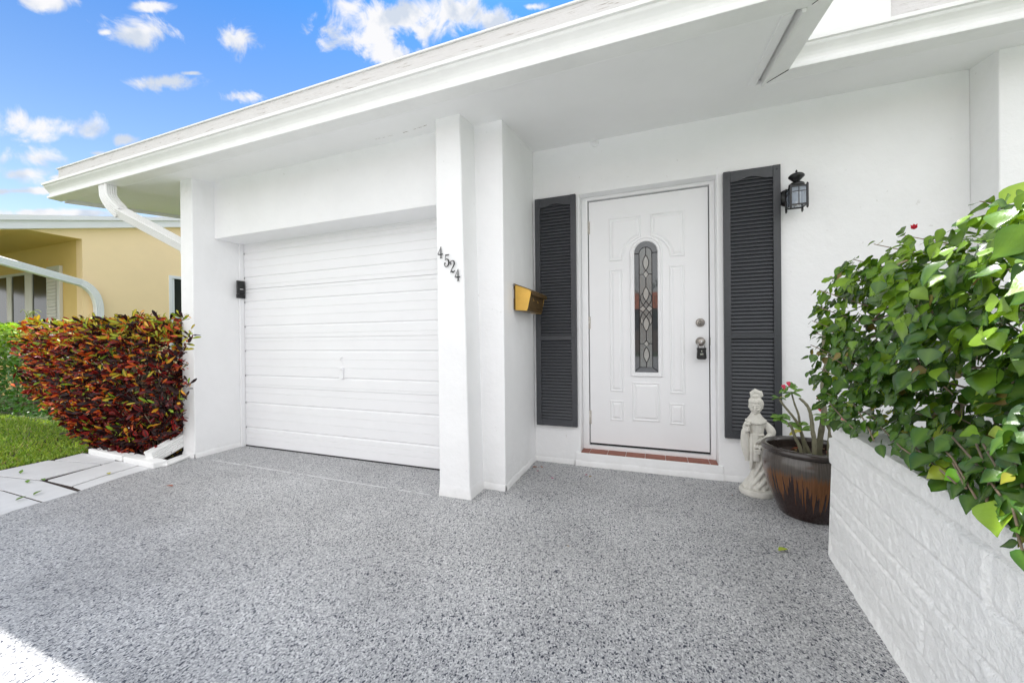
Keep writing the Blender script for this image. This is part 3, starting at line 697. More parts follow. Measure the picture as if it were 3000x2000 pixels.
b = MB(); ld = [(-.944, 1.4405), (-.935, 1.4385), (-.822, 1.3945), (-.804, 1.383), (-.799, 1.366), (-.803, 1.352), (-.806, 1.3525), (-.8035, 1.366), (-.808, 1.3795), (-.824, 1.390), (-.937, 1.4345), (-.944, 1.4365)]
b.prism([(x, Y0 - .006, z) for x, z in ld], (0, Y1 - Y0 + .012, 0)); fixn(b.obj('lid', 'bronze', mb, bevel=.0006))
MB().box(-.949, -.932, Y0 + .012, Y1 - .01, 1.25, 1.425).obj('back_plate', 'bronze', mb)
for (yy, zz_) in ((2.69, 1.325), (2.80, 1.318)):
    b = MB()
    for k in range(5): b.ball((-.8275 + .0010 * k, yy + .006 * cos(k * 1.3), zz_ + .006 * sin(k * 1.3)), .0022, n=8, m=5)
    b.obj('emblem', 'brass', mb)
tag(MB().box(-.9478, -.9460, Y0 - .016, Y0 + .05, 1.335, 1.40).obj('letter', 'paper'), 'white envelope wedged behind the gold mailbox', 'letter')

# wall lantern
ln = empty('wall_lantern', (.868, 3.1, 1.99), 'black carriage lantern on the white wall right of the door', 'lantern')
fixn(MB().lathe([(0, 0), (.058, 0), (.058, -.012), (.052, -.024), (.040, -.036), (.022, -.046), (0, -.050)], (.873, 3.0995, 1.985), 32, 'y').obj('back_plate', 'black', ln))
LX, LY = .893, 2.985
MB().tube([(.873, 3.08, 1.985), (.875, 3.06, 2.02), (.885, 3.03, 2.05), (LX, LY + .01, 2.045)], [.018, .015, .014, .016], 10).obj('arm', 'black', ln)
b = MB(); hw = .045; zt, zb = 2.008, 1.890
for sx in (-1, 1):
    for sy in (-1, 1):
        b.box(LX + sx * hw - .0052, LX + sx * hw + .0052, LY + sy * hw - .0052, LY + sy * hw + .0052, zb - .022, zt + .012)
        b.ball((LX + sx * hw, LY + sy * hw, zb - .024), .005, n=8, m=5); b.ball((LX + sx * hw, LY + sy * hw, zt + .014), .004, n=8, m=5)
for zz_ in (zb, zt):
    for s in (-1, 1):
        b.box(LX - hw - .006, LX + hw + .006, LY + s * hw - .003, LY + s * hw + .003, zz_ - .0045, zz_ + .0045)
        b.box(LX + s * hw - .003, LX + s * hw + .003, LY - hw - .006, LY + hw + .006, zz_ - .0028, zz_ + .0028)
for s in (-1, 1):
    b.box(LX - .0015, LX + .0015, LY + s * hw - .002, LY + s * hw + .002, zb, zt); b.box(LX + s * hw - .002, LX + s * hw + .002, LY - .0015, LY + .0015, zb, zt)
    b.box(LX - hw, LX + hw, LY + s * hw - .0018, LY + s * hw + .0018, zt - .034, zt - .031); b.box(LX + s * hw - .0018, LX + s * hw + .0018, LY - hw, LY + hw, zt - .034, zt - .031)
b.obj('cage', 'black', ln)
g = MB()
for s in (-1, 1):
    g.add([(LX - hw, LY + s * (hw - .002), zb), (LX + hw, LY + s * (hw - .002), zb), (LX + hw, LY + s * (hw - .002), zt), (LX - hw, LY + s * (hw - .002), zt)], [(0, 1, 2, 3)])
    g.add([(LX + s * (hw - .002), LY - hw, zb), (LX + s * (hw - .002), LY + hw, zb), (LX + s * (hw - .002), LY + hw, zt), (LX + s * (hw - .002), LY - hw, zt)], [(0, 1, 2, 3)])
g.obj('pane', 'lantern_glass', ln)
fixn(MB().lathe([(.0, zt + .034), (.034, zt + .034), (.043, zt + .026), (.046, zt + .003), (.0, zt + .003)], (LX, LY, 0), 4 * 8).obj('cap', 'black', ln))
fixn(MB().lathe([(0, zt + .034), (.016, zt + .034), (.018, zt + .044), (.032, zt + .060), (.0445, zt + .073), (.0445, zt + .079), (.037, zt + .089), (.023, zt + .097), (.008, zt + .100), (.0045, zt + .104), (.007, zt + .109), (.0045, zt + .115), (.002, zt + .120), (0, zt + .121)], (LX, LY, 0), 32).obj('motion_dome', 'black', ln))
MB().tube([(LX, LY, zb + .002), (LX, LY, zb + .035)], .011, 12).obj('socket', 'paper', ln)
fixn(MB().lathe([(0, zb + .035), (.008, zb + .036), (.015, zb + .052), (.016, zb + .066), (.009, zb + .084), (0, zb + .092)], (LX, LY, 0), 20).obj('bulb', 'lantern_glass', ln))

# key lock box hanging from the knob
lk = empty('lock_box', (.346, 3.16, .91), 'small black key lock box hanging from the front door knob', 'lock box')
KY = 3.166
b = MB(); q = [(-.030, .042), (.030, .042), (.031, .036), (.029, .02), (.0335, -.030), (.030, -.038), (.022, -.042), (-.022, -.042), (-.030, -.038), (-.0335, -.030), (-.029, .02), (-.031, .036)]
b.prism([(.346 + x, KY, .913 + z) for x, z in q], (0, .030, 0)); fixn(b.obj('body', 'black_plastic', lk, bevel=.004))
b = MB(); b.tube([(.323, KY + .015, .953)] + [(.346 - .0235 * cos(pi * i / 10), KY + .015, .990 + .032 * sin(pi * i / 10)) for i in range(11)] + [(.369, KY + .015, .953)], .0038, 8); b.obj('shackle', 'steel', lk)
b = MB()
for i in range(3): b.box(.336 + i * .0072, .341 + i * .0072, KY - .0015, KY, .903, .917)
b.obj('number_wheel', 'steel', lk); b = MB(); b.box(.342, .350, KY - .0015, KY, .928, .938); b.obj('open_button', 'steel', lk)
b = MB(); b.box(.314, .378, KY - .004, KY + .032, .950, .957); b.obj('cover_lip', 'black_plastic', lk, bevel=.003)

# ================================================================== planter wall (split block)
PX = lambda y: .775 - .083 * (2.19 - y)
YN, YE, PH = 2.19, -1.6, .625
joints = [.112, .237, .305, .437, .560]
rnd = random.Random(11)
vert = []      # (z0, z1, y) vertical joints
zl = [0] + joints + [PH + .1]
known = {4: [1.14, .50], 5: [.80], 3: [1.35, .62], 2: [1.54, .75], 1: [1.41, .45], 0: [.95, .2]}
def hgt(y, z):
    h = .0
    for j in joints:
        w = abs(z - j - .004 * noise.noise(Vector((y * 2, j * 9, 0)))); h -= (.0085 + .004 * noise.noise(Vector((y * 3, j * 7, 4)))) * math.exp(-(w / .0048) ** 2)
    row = sum(z > j for j in joints)
    for yj in known.get(row, []) + [-.2, -.9]:
        w = abs(y - yj); h -= .010 * math.exp(-(w / .006) ** 2)
    cell = sum(y > q for q in known.get(row, []))
    h += .012 * noise.noise(Vector((cell * 3.1 + .4, row * 5.7 + .3, 2.2)))
    h += .0030 * noise.noise(Vector((y * 9, z * 9, 1))) + .0034 * noise.noise(Vector((y * 32, z * 32, 5))) + .0016 * noise.noise(Vector((y * 75, z * 75, 9)))
    return h
pw = MB(); ny = 520; nzn = 110
ys = [YN - (YN - YE) * (i / ny) ** 1.0 for i in range(ny + 1)]
rings = []
for i, y in enumerate(ys):
    col_ = []
    for k in range(nzn + 1):
        z = -.02 + (PH + .02) * k / nzn; e = hgt(y, z)
        edge = .006 * max(0, 1 - (PH - z) / .012) + (.006 * max(0, 1 - (YN - y) / .012))
        col_.append(Vector((PX(y) - e + edge - (.012 * max(0, 1 - z / .035)), y + (.004 * noise.noise(Vector((z * 40, 2, 2))) if i == 0 else 0), z)))
    rings.append(col_)
n2 = nzn + 1
pw.add([p for r in rings for p in r], [(i * n2 + k, i * n2 + k + 1, (i + 1) * n2 + k + 1, (i + 1) * n2 + k) for i in range(ny) for k in range(nzn)], True)
# rough top ledge
tp = []
for i, y in enumerate(ys[::2]):
    x0 = rings[2 * i][-1].x; row = [rings[2 * i][-1]]
    for k in range(1, 9):
        x = x0 + .20 * k / 8; row.append(Vector((x, y, PH + .004 * noise.noise(Vector((x * 20, y * 20, 4))))))
    row.append(Vector((x0 + .20, y, PH - .2))); tp.append(row)
n3 = 10
pw.add([p for r in tp for p in r], [(i * n3 + k, i * n3 + k + 1, (i + 1) * n3 + k + 1, (i + 1) * n3 + k) for i in range(len(tp) - 1) for k in range(n3 - 1)], True)
# end face and back
pw.add([rings[0][0], rings[0][-1], (PX(YN) + .2, YN, PH), (PX(YN) + .2, YN, -.02)], [(0, 1, 2, 3)])
planter = empty('planter', (.9, 1.5, 0), 'low white painted split block planter wall along the right', 'planter wall')
fixn(pw.obj('block_wall', 'block', planter))
MB().box(.975, 3.2, 1.99, 2.19, -.02, PH).obj('end_wall', 'block', planter)
MB().box(.86, 3.2, -1.6, 1.985, .30, .54).obj('soil', 'soil', planter)

# ================================================================== leaf helpers
def leaf(b, base, d, nrm, Ln, Wd, prof, fold=.25, curl=.3, cols=None, cm_=None, ce=None, wave=0, rnd=random):
    d = d.normalized(); s = d.cross(nrm); 
    if s.length < 1e-3: s = d.orthogonal()
    s.normalize(); n = s.cross(d).normalized(); k = len(prof) - 1; vs = []; cs = []
    for i, w in enumerate(prof):
        t = i / k; c = base + d * (Ln * t) - n * (curl * Ln * t * t)
        wob = wave * Wd * math.sin(t * 9 + base.x * 50)
        for q in (-1, 0, 1):
            if q == 0: vs.append(c); cs.append(cm_)
            else: vs.append(c + s * (q * w * Wd * .5) + n * (abs(w) * Wd * .5 * fold + q * wob)); cs.append(ce)
    fs = []
    for i in range(k):
        for q in (0, 1): a = i * 3 + q; fs.append((a, a + 1, a + 4, a + 3))
    b.add(vs, fs, True, [(*c, 1) for c in cs])
OVATE = [.05, .74, 1.0, .98, .82, .55, .24, .0]
OBOV = [.10, .28, .52, .80, .98, 1.0, .78, .30]
GRASSP = [1, .8, .45, 0]
def jit(c, a, r): return tuple(max(0, x * (1 + a * (r.random() * 2 - 1))) for x in c)
def mixc(a, b_, t): return tuple(a[i] * (1 - t) + b_[i] * t for i in range(3))

# ================================================================== bougainvillea in the planter
def bougainvillea():
    r = random.Random(21)
    root = empty('bougainvillea', (1.5, 1.2, .54), 'clipped green bougainvillea bush spilling over the white planter wall', 'bush')
    b = MB(); tw = MB()
    X0, X1, Y0, Y1, Z0, Z1 = .66, 2.7, .15, 2.13, .60, 1.345
    def put(p, out, scale=1.0, tip=None):
        up = Vector((0, 0, 1)); n = (out * .95 + up * .5 + Vector((r.uniform(-.6, .6), r.uniform(-.6, .6), r.uniform(-.5, .5)))).normalized()
        d = (out * .6 + Vector((r.uniform(-1, 1), r.uniform(-1, 1), r.uniform(-1.3, .25)))); d = (d - n * d.dot(n))
        Ln = (r.uniform(.028, .047) if r.random() < .85 else r.uniform(.047, .075)) * scale; t = r.random()
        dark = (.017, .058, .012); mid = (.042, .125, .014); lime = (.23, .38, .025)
        if p.z > .92 and t > .88 - 1.8 * (p.z - .92): c = mixc(mid, lime, r.uniform(.2, 1))  # upper leaves turn lime: new growth plus sunlight painted into the colour
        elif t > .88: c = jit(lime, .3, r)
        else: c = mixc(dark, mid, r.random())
        if r.random() < .007: c = (.30, .27, .03); Ln = .026
        elif r.random() < .014: c = (.22, .12, .05)
        e = mixc(c, (.03, .09, .01), .25)
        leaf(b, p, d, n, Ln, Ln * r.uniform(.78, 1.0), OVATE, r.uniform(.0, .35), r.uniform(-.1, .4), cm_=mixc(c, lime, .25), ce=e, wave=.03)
    def face_point(kind):
        bul = lambda a: .05 * noise.noise(Vector((a[0] * 3, a[1] * 3, a[2] * 3)))
        if kind == 'left':
            y = r.uniform(Y0 - .1, Y1 + .02); z = r.uniform(.655 + (.01 + .05 * noise.noise(Vector((y * 4, 0, 7))) if y > .95 else 0), Z1); rnd_ = max(0, (z - 1.15) / .19)
            x = X0 + .10 * rnd_ ** 2 + (.22 if y > .95 else .08) * max(0, (.95 - z)) + .10 * max(0, y - 1.95) + .02
            x += (y - 2.1) * .045
            return Vector((x, y, z)), Vector((-1, 0, .1))
        if kind == 'top':
            x = r.uniform(X0 + .04, X1); y = r.uniform(Y0, Y1); z = Z1 - .10 * max(0, 1 - (x - X0) / .25) ** 2 - .05 * max(0, (y - 1.9) / .23) + .03 * noise.noise(Vector((x * 5, y * 5, 2)))
            return Vector((x, y, z)), Vector((0, 0, 1))
        if kind == 'front':      # side towards the camera's right edge
            x = r.uniform(X0, X1); z = r.uniform(.62, Z1); return Vector((x, Y0, z)), Vector((0, -1, .1))
        x = r.uniform(X0 + .03, X1); z = r.uniform(.66, Z1 - .08); return Vector((x, Y1 + .02, z)), Vector((0, 1, .1))
    for kind, n in (('left', 6600), ('top', 4200), ('back', 420), ('front', 420)):
        for _ in range(n):
            p, o = face_point(kind); dep = r.random() ** 1.4 * .26
            cl = noise.noise(p * 5.5) * .085
            p = p - o * dep + o * cl + Vector((r.uniform(-.02, .02),) * 3)
            if noise.noise(p * 7.5 + Vector((9, 1, 4))) < -.16: continue
            if p.x > 1.15 and kind == 'back' and r.random() < .4: continue
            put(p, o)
    for _ in range(1500):      # shaded leaves deep inside
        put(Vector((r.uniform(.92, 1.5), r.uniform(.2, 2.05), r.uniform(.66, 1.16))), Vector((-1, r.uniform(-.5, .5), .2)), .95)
    # trails hanging over the wall towards the camera
    trails = [((2670, 1300), (2730, 1355), (2800, 1415)), ((2700, 1250), (2790, 1340), (2860, 1460)), ((2790, 1280), (2880, 1380), (2930, 1450)), ((2880, 1300), (2950, 1420), (2980, 1540)), ((2940, 1420), (2970, 1530), (2995, 1610)), ((2860, 1300), (2900, 1400), (2890, 1470)), ((2760, 1300), (2800, 1370), (2830, 1430)),
              ((2500, 1180), (2540, 1245), (2560, 1290)), ((2430, 1180), (2470, 1225), (2500, 1255)), ((2960, 1300), (3010, 1480), (3020, 1600)), ((2580, 1250), (2640, 1310), (2690, 1345))]
    for tr in trails:
        pts = [at(px_, py_, 0, .665 - .02 * i - (.0 if px_ < 2700 else .03)) for i, (px_, py_) in enumerate(tr)]
        tw.tube(pts, .0022, 5)
        for i in range(16):
            t = r.random(); a, c = (pts[0], pts[1]) if t < .5 else (pts[1], pts[2]); p = a.lerp(c, (t * 2) % 1) + Vector((r.uniform(.0, .03), r.uniform(-.03, .03), r.uniform(-.02, .03)))
            put(p, Vector((-1, 0, .2)), .95)
    for i in range(26):       # leaf curtain where the bush meets the wall top
        pass
    # shoots standing out of the outline
    for (sx, sy, ln_) in ((2380, 940, 0), (2375, 1010, 0), (2400, 850, 0), (2405, 1080, 0), (2500, 760, 0), (2650, 690, 0), (2400, 900, 0), (2420, 1150, 0), (2390, 975, 0), (2560, 715, 0), (2870, 590, 0)):
        yy = 1.95 if sx < 2700 else 1.6
        p1 = at(sx, sy, 1, yy); p0 = p1 + Vector((.12, -.1, -.08)); tw.tube([p0, p1], [.003, .0015], 5)
        for k in range(9): put(p0.lerp(p1, r.uniform(.2, 1.05)) + Vector((r.uniform(-.015, .015),) * 3), (p1 - p0).normalized() + Vector((0, 0, .4)), .75)
    for (sx, sy, ex, ey) in ((2945, 600, 3010, 535),):
        p0 = at(sx, sy, 1, 1.35); p1 = at(ex, ey, 1, 1.35); leaf(b, p0, p1 - p0, Vector((-.3, -.8, .6)), .085, .055, OVATE, .3, .15, cm_=(.36, .52, .04), ce=(.26, .42, .03))
    fo = b.obj('foliage', 'leaf', root)
    # woody twigs inside, a few grey canes showing through
    for i in range(110):
        p = Vector((r.uniform(1.0, 1.5), r.uniform(.3, 1.9), .5)); q = Vector((r.uniform(.78, 1.3), r.uniform(.2, 1.95), r.uniform(.75, 1.18))); mid_ = p.lerp(q, .5) + Vector((r.uniform(-.08, .08), r.uniform(-.08, .08), .06))
        tw.tube(arc3(p, mid_, q, 6), [.0055, .005, .0045, .004, .0035, .003, .002], 6)
    for i in range(90):
        p = Vector((r.uniform(.74, .88), r.uniform(.3, 1.9), r.uniform(.72, 1.15))); d = Vector((r.uniform(-.25, .25), r.uniform(-1, 1), r.uniform(-.3, .4))).normalized() * r.uniform(.08, .22)
        tw.tube([p, p + d * .5 + Vector((0, 0, .01)), p + d], [.0035, .003, .0015], 5)
    tw.obj('twigs', 'bark', root)
    fl = MB(); p = at(2678, 672, 1, 1.9)
    for k in range(6):
        a = k * pi / 3; leaf(fl, p, Vector((cos(a), sin(a), 1.2)), Vector((-cos(a), -sin(a), .5)), .022, .018, OVATE, .2, -.2, cm_=(.55, .02, .05), ce=(.6, .03, .08))
    fl.obj('flower', 'petal', root)
bougainvillea()
# upright young leaf at the right edge of the bush
# ================================================================== croton
def croton():
    r = random.Random(5)
    root = empty('croton', (-4.75, 2.25, 0), 'red, orange and yellow leaved croton shrub beside the white pillar', 'shrub')
    b = MB(); tw = MB()
    def put(p, out, s=1.0):
        d = (out * .55 + Vector((r.uniform(-1, .8), r.uniform(-.7, .7), r.uniform(-.5, .8)))).normalized()
        n = Vector((r.uniform(-1, 1), r.uniform(-1.3, .2), r.uniform(-.2, 1))).normalized()
        Ln = r.uniform(.048, .095) * s; t = r.random(); hi = max(0, min(1, (p.z - .75) / .5)) * .60 + .45 * max(0, min(1, (-4.6 - p.x) / 1.4)) - .04 - .12 * max(0, min(1, (p.x + 4.9) / .5)) * (p.z < .95)  # brighter up and left, darker low right: leaf age plus painted sun and shade
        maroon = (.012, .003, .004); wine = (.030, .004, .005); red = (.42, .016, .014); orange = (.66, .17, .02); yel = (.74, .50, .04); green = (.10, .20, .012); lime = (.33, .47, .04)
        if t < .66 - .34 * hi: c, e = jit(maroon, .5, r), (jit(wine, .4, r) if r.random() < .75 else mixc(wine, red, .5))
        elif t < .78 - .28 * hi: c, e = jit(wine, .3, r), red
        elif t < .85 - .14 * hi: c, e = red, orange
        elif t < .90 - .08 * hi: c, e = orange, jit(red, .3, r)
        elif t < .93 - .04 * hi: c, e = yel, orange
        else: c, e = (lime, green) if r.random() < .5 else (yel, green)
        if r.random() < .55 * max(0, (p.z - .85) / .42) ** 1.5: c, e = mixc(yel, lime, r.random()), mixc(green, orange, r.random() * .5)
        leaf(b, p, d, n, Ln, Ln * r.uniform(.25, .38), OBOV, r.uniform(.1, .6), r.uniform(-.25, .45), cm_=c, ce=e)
    cxm, cym = -4.95, 2.36
    for _ in range(12000):
        u = r.random(); z = 1.27 * (1 - (1 - u) ** 1.05)
        z = max(.03, z)
        # half widths as a function of height: narrow foot, broad top
        t = z / 1.27
        xl = -5.02 - 1.56 * min(1, (t / .46)) ** .75 + .10 * noise.noise(Vector((z * 4, 3, 3))) ; xr = -3.985 + .03 * t
        if t < .3: xr -= .12 * (1 - t / .3)
        ce_ = (xl + xr) / 2; hx = (xr - xl) / 2; hy = .38 * (.92 + .08 * min(1, t / .4))
        if t > .9: hx *= 1 - .06 * (t - .9) / .1
        side = r.random()
        if side < .60: # face toward the camera
            x = r.uniform(-1, 1); yy = -(1 - abs(x) ** 5) ** .35; out = Vector((x * .35, -1, .15))
        elif side < .78: # top
            x = r.uniform(-1, 1); yy = r.uniform(-1, 1); z = 1.20 - .05 * x * x + .07 * noise.noise(Vector((x * 4, yy * 4, 0))); out = Vector((x * .2, -.2, 1))
        elif side < .90: x = -1; yy = r.uniform(-1, 1); out = Vector((-1, -.3, .2))
        else: x = 1; yy = r.uniform(-1, .2); out = Vector((1, -.3, .2))
        p = Vector((ce_ + x * hx, cym + yy * hy, z)); dep = r.random() ** 1.8 * .16
        p = p - out.normalized() * dep + out * .06 * noise.noise(p * 5)
        if noise.noise(p * 6.5 + Vector((3, 3, 3))) < -.27: continue
        if p.x > -4.05 and p.y > 2.13: p.x = -4.05
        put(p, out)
    for (sx, sy) in ((30, 985), (55, 1040), (75, 1090), (40, 965), (110, 1160), (150, 1215), (565, 985), (545, 1010), (555, 1120), (548, 1160), (530, 1215), (525, 1250), (560, 970), (538, 930), (548, 1060), (412, 915)):
        p = at(sx, sy, 1, 2.05 if sx > 300 else 2.12); p0 = p + Vector((-.10 if sx > 300 else .14, .03, -.05)); tw.tube([p0, p], .003, 5)
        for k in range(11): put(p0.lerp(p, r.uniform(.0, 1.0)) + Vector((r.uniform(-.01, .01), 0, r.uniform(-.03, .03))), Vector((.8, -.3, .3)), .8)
    b.obj('foliage', 'croton', root)
    for i in range(120):
        p = Vector((r.uniform(-4.85, -4.35), r.uniform(2.15, 2.5), 0)); q = Vector((r.uniform(-5.7, -4.1), r.uniform(2.0, 2.65), r.uniform(.35, 1.2)))
        tw.tube(arc3(p, p.lerp(q, .5) + Vector((0, 0, -.1 if q.z < .6 else .12)), q, 6), [.011, .010, .009, .008, .006, .005, .003], 6)
    tw.obj('twigs', 'bark', root)
croton()

# ================================================================== hedge, lawn
def hedge():
    r = random.Random(9)
    root = empty('hedge', (-7.0, 2.9, 0), 'bright green hedge behind the croton, in front of the yellow house', 'hedge')
    b = MB(); tw = MB()
    def put(p, out):
        n = (out + Vector((r.uniform(-.8, .8), r.uniform(-.8, .8), r.uniform(0, 1)))).normalized(); d = Vector((r.uniform(-1, 1), r.uniform(-1, 1), r.uniform(-.3, .8)))
        Ln = r.uniform(.05, .085); t = min(1, max(0, (p.z - .7) / .6))  # tone rises with height: lit top and shaded foot painted into the leaves
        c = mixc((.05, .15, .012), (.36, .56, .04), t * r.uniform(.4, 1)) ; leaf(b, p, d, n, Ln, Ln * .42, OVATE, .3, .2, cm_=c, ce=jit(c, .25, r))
    for _ in range(13000):
        k = r.random(); x = r.uniform(-9.4, -5.9); 
        if k < .45: p = Vector((x, r.uniform(2.6, 3.02), 1.30 + .05 * noise.noise(Vector((x * 2, 0, 0))))); o = Vector((0, 0, 1))
        elif k < .85: p = Vector((x, 2.52 + .1 * noise.noise(Vector((x * 3, 5, 0))), 1.3 * r.random() ** .7)); o = Vector((.2, -1, .1))
        else: p = Vector((-6.0, r.uniform(2.6, 3.0), r.uniform(.5, 1.3))); o = Vector((1, -.2, .1))
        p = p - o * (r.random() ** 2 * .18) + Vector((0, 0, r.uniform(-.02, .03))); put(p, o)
    b.obj('foliage', 'hedge', root)
    for i in range(40):
        x = r.uniform(-9.4, -6.2); p = Vector((x, 2.8, 0)); q = Vector((x + r.uniform(-.4, .4), r.uniform(2.6, 3.0), r.uniform(.5, 1.2)))
        tw.tube(arc3(p, p.lerp(q, .5) + Vector((r.uniform(-.1, .1), 0, .05)), q, 5), [.014, .012, .010, .008, .006, .003], 6)
    tw.obj('stems', 'bark', root)
    r2 = random.Random(3); w = MB(); base = at(75, 925, 1, 2.2)
    for k in range(7):      # a few arching blades standing out of the hedge top
        a = base + Vector((r2.uniform(-.05, .12), 0, -.05)); e = a + Vector((r2.uniform(-.05, .28), r2.uniform(-.05, .1), r2.uniform(.02, .10))); w.tube(arc3(a, a.lerp(e, .5) + Vector((0, 0, .14)), e, 7), .0025, 4)
    w.c = [(.30, .36, .06, 1)] * len(w.v); w.obj('arching_blades', 'hedge', root)
hedge()
def lawn():
    r = random.Random(14); b = MB()
    base = MB().add([(-14, .9, -.004), (-5.03, .9, -.004), (-5.06, 1.95, -.004), (-4.3, 2.0, -.004), (-4.3, 4, -.004), (-14, 4, -.004)], [(0, 1, 2, 3, 4, 5)])
    for _ in range(24000):
        x = -5.0 - 5.0 * r.random() ** 1.5; y = r.uniform(.95, 2.6)
        if x > -5.62 and y < 1.42: continue
        if x > -5.06 and y < 1.97: continue
        h = r.uniform(.018, .045); w = r.uniform(.003, .006); a = r.uniform(0, 2 * pi); dx, dy = cos(a) * w, sin(a) * w
        lean = Vector((r.uniform(-1, 1), r.uniform(-1, 1), 0)) * h * .8; c = mixc((.12, .26, .02), (.38, .50, .08), r.random())
        if r.random() < .06: c = (.42, .36, .2)
        p = Vector((x, y, -.004)); b.add([p - Vector((dx, dy, 0)), p + Vector((dx, dy, 0)), p + lean * .5 + Vector((dx * .7, dy * .7, h * .7)), p + lean + Vector((0, 0, h))], [(0, 1, 2), (0, 2, 3)], False, [(*c, 1)] * 4)
    for _ in range(900):       # tuft at the driveway edge
        x = r.uniform(-4.3, -3.72); y = r.uniform(.86, 1.0) - (x + 3.72) * .10
        h = r.uniform(.02, .05); a = r.uniform(0, 2 * pi); w = .004; c = mixc((.06, .14, .012), (.2, .3, .04), r.random()); p = Vector((x, y, -.004)); lean = Vector((r.uniform(-1, 1), r.uniform(-1, 1), 0)) * h
        b.add([p - Vector((cos(a) * w, sin(a) * w, 0)), p + Vector((cos(a) * w, sin(a) * w, 0)), p + lean + Vector((0, 0, h))], [(0, 1, 2)], False, [(*c, 1)] * 3)
    o = b.obj('lawn', 'grass'); tag(o, 'short sunlit green grass left of the stepping slabs', 'grass', kind='stuff')
lawn()

# ================================================================== things at the pillar foot
b = MB(); c0, c1 = Vector((-4.34, 1.945, .055)), Vector((-4.10, 2.25, .20))
b.tube([at(437, 1340, 2, .055), at(480, 1318, 2, .085), Vector((-4.05, 2.26, .18))], 1, sect=rib_sect(.055, .040), up=(0, 0, 1), smooth=False)
tag(fixn(b.obj('downspout_extension', 'gutter')), 'ribbed white downspout length lying on the bricks at the pillar foot', 'downspout piece')
bricks = [((258, 1330), (356, 1352), 'white edging brick farthest left under the croton', .050), ((360, 1354), (448, 1374), 'white edging brick in the middle, nearest the driveway corner', .050), ((452, 1368), (535, 1336), 'thin white edging brick next to the pillar foot', .022)]
for (a, c, lab, h) in bricks:
    p = at(*a, 2, 0); q = at(*c, 2, 0); d = (q - p).normalized(); n = Vector((-d.y, d.x, 0)); n = n if n.y > 0 else -n; w = .10
    o_ = MB().hexa([p, q, q + n * w, p + n * w], [p + Vector((0, 0, h)), q + Vector((0, 0, h)), q + n * w + Vector((0, 0, h)), p + n * w + Vector((0, 0, h))]).obj('edging_brick', 'block', bevel=.008)
    tag(fixn(o_), lab, 'brick', 'white bricks edging the croton bed')

# ================================================================== pot with desert rose
PC = Vector((.845, 2.665, 0))
pot = empty('flower_pot', PC, 'round glazed brown pot with copper drips beside the planter wall', 'pot')
prf = [(0, .0), (.135, .0), (.143, .008), (.160, .05), (.186, .11), (.206, .17), (.221, .24), (.229, .30), (.226, .335), (.219, .355), (.215, .363)]
fixn(MB().lathe(prf, PC, 72, cap=False).obj('body', 'glaze', pot, origin=PC))
fixn(MB().lathe([(.215, .361), (.222, .364), (.230, .372), (.232, .384), (.228, .396), (.218, .402), (.207, .402), (.199, .394), (.197, .375), (.200, .33), (.190, .30)], PC, 72, cap=False).obj('rim', 'rim', pot, origin=PC))
sl = MB(); rr = []
for i in range(9):
    R_ = .196 * i / 8 + .001; rr.append([PC + Vector((R_ * cos(2 * pi * k / 36), R_ * sin(2 * pi * k / 36), .337 + .012 * noise.noise(Vector((R_ * 20 * cos(2 * pi * k / 36), R_ * 20 * sin(2 * pi * k / 36), 1)))))  for k in range(36)])
sl.rings(rr, cap=False); sl.obj('soil', 'soil', pot)
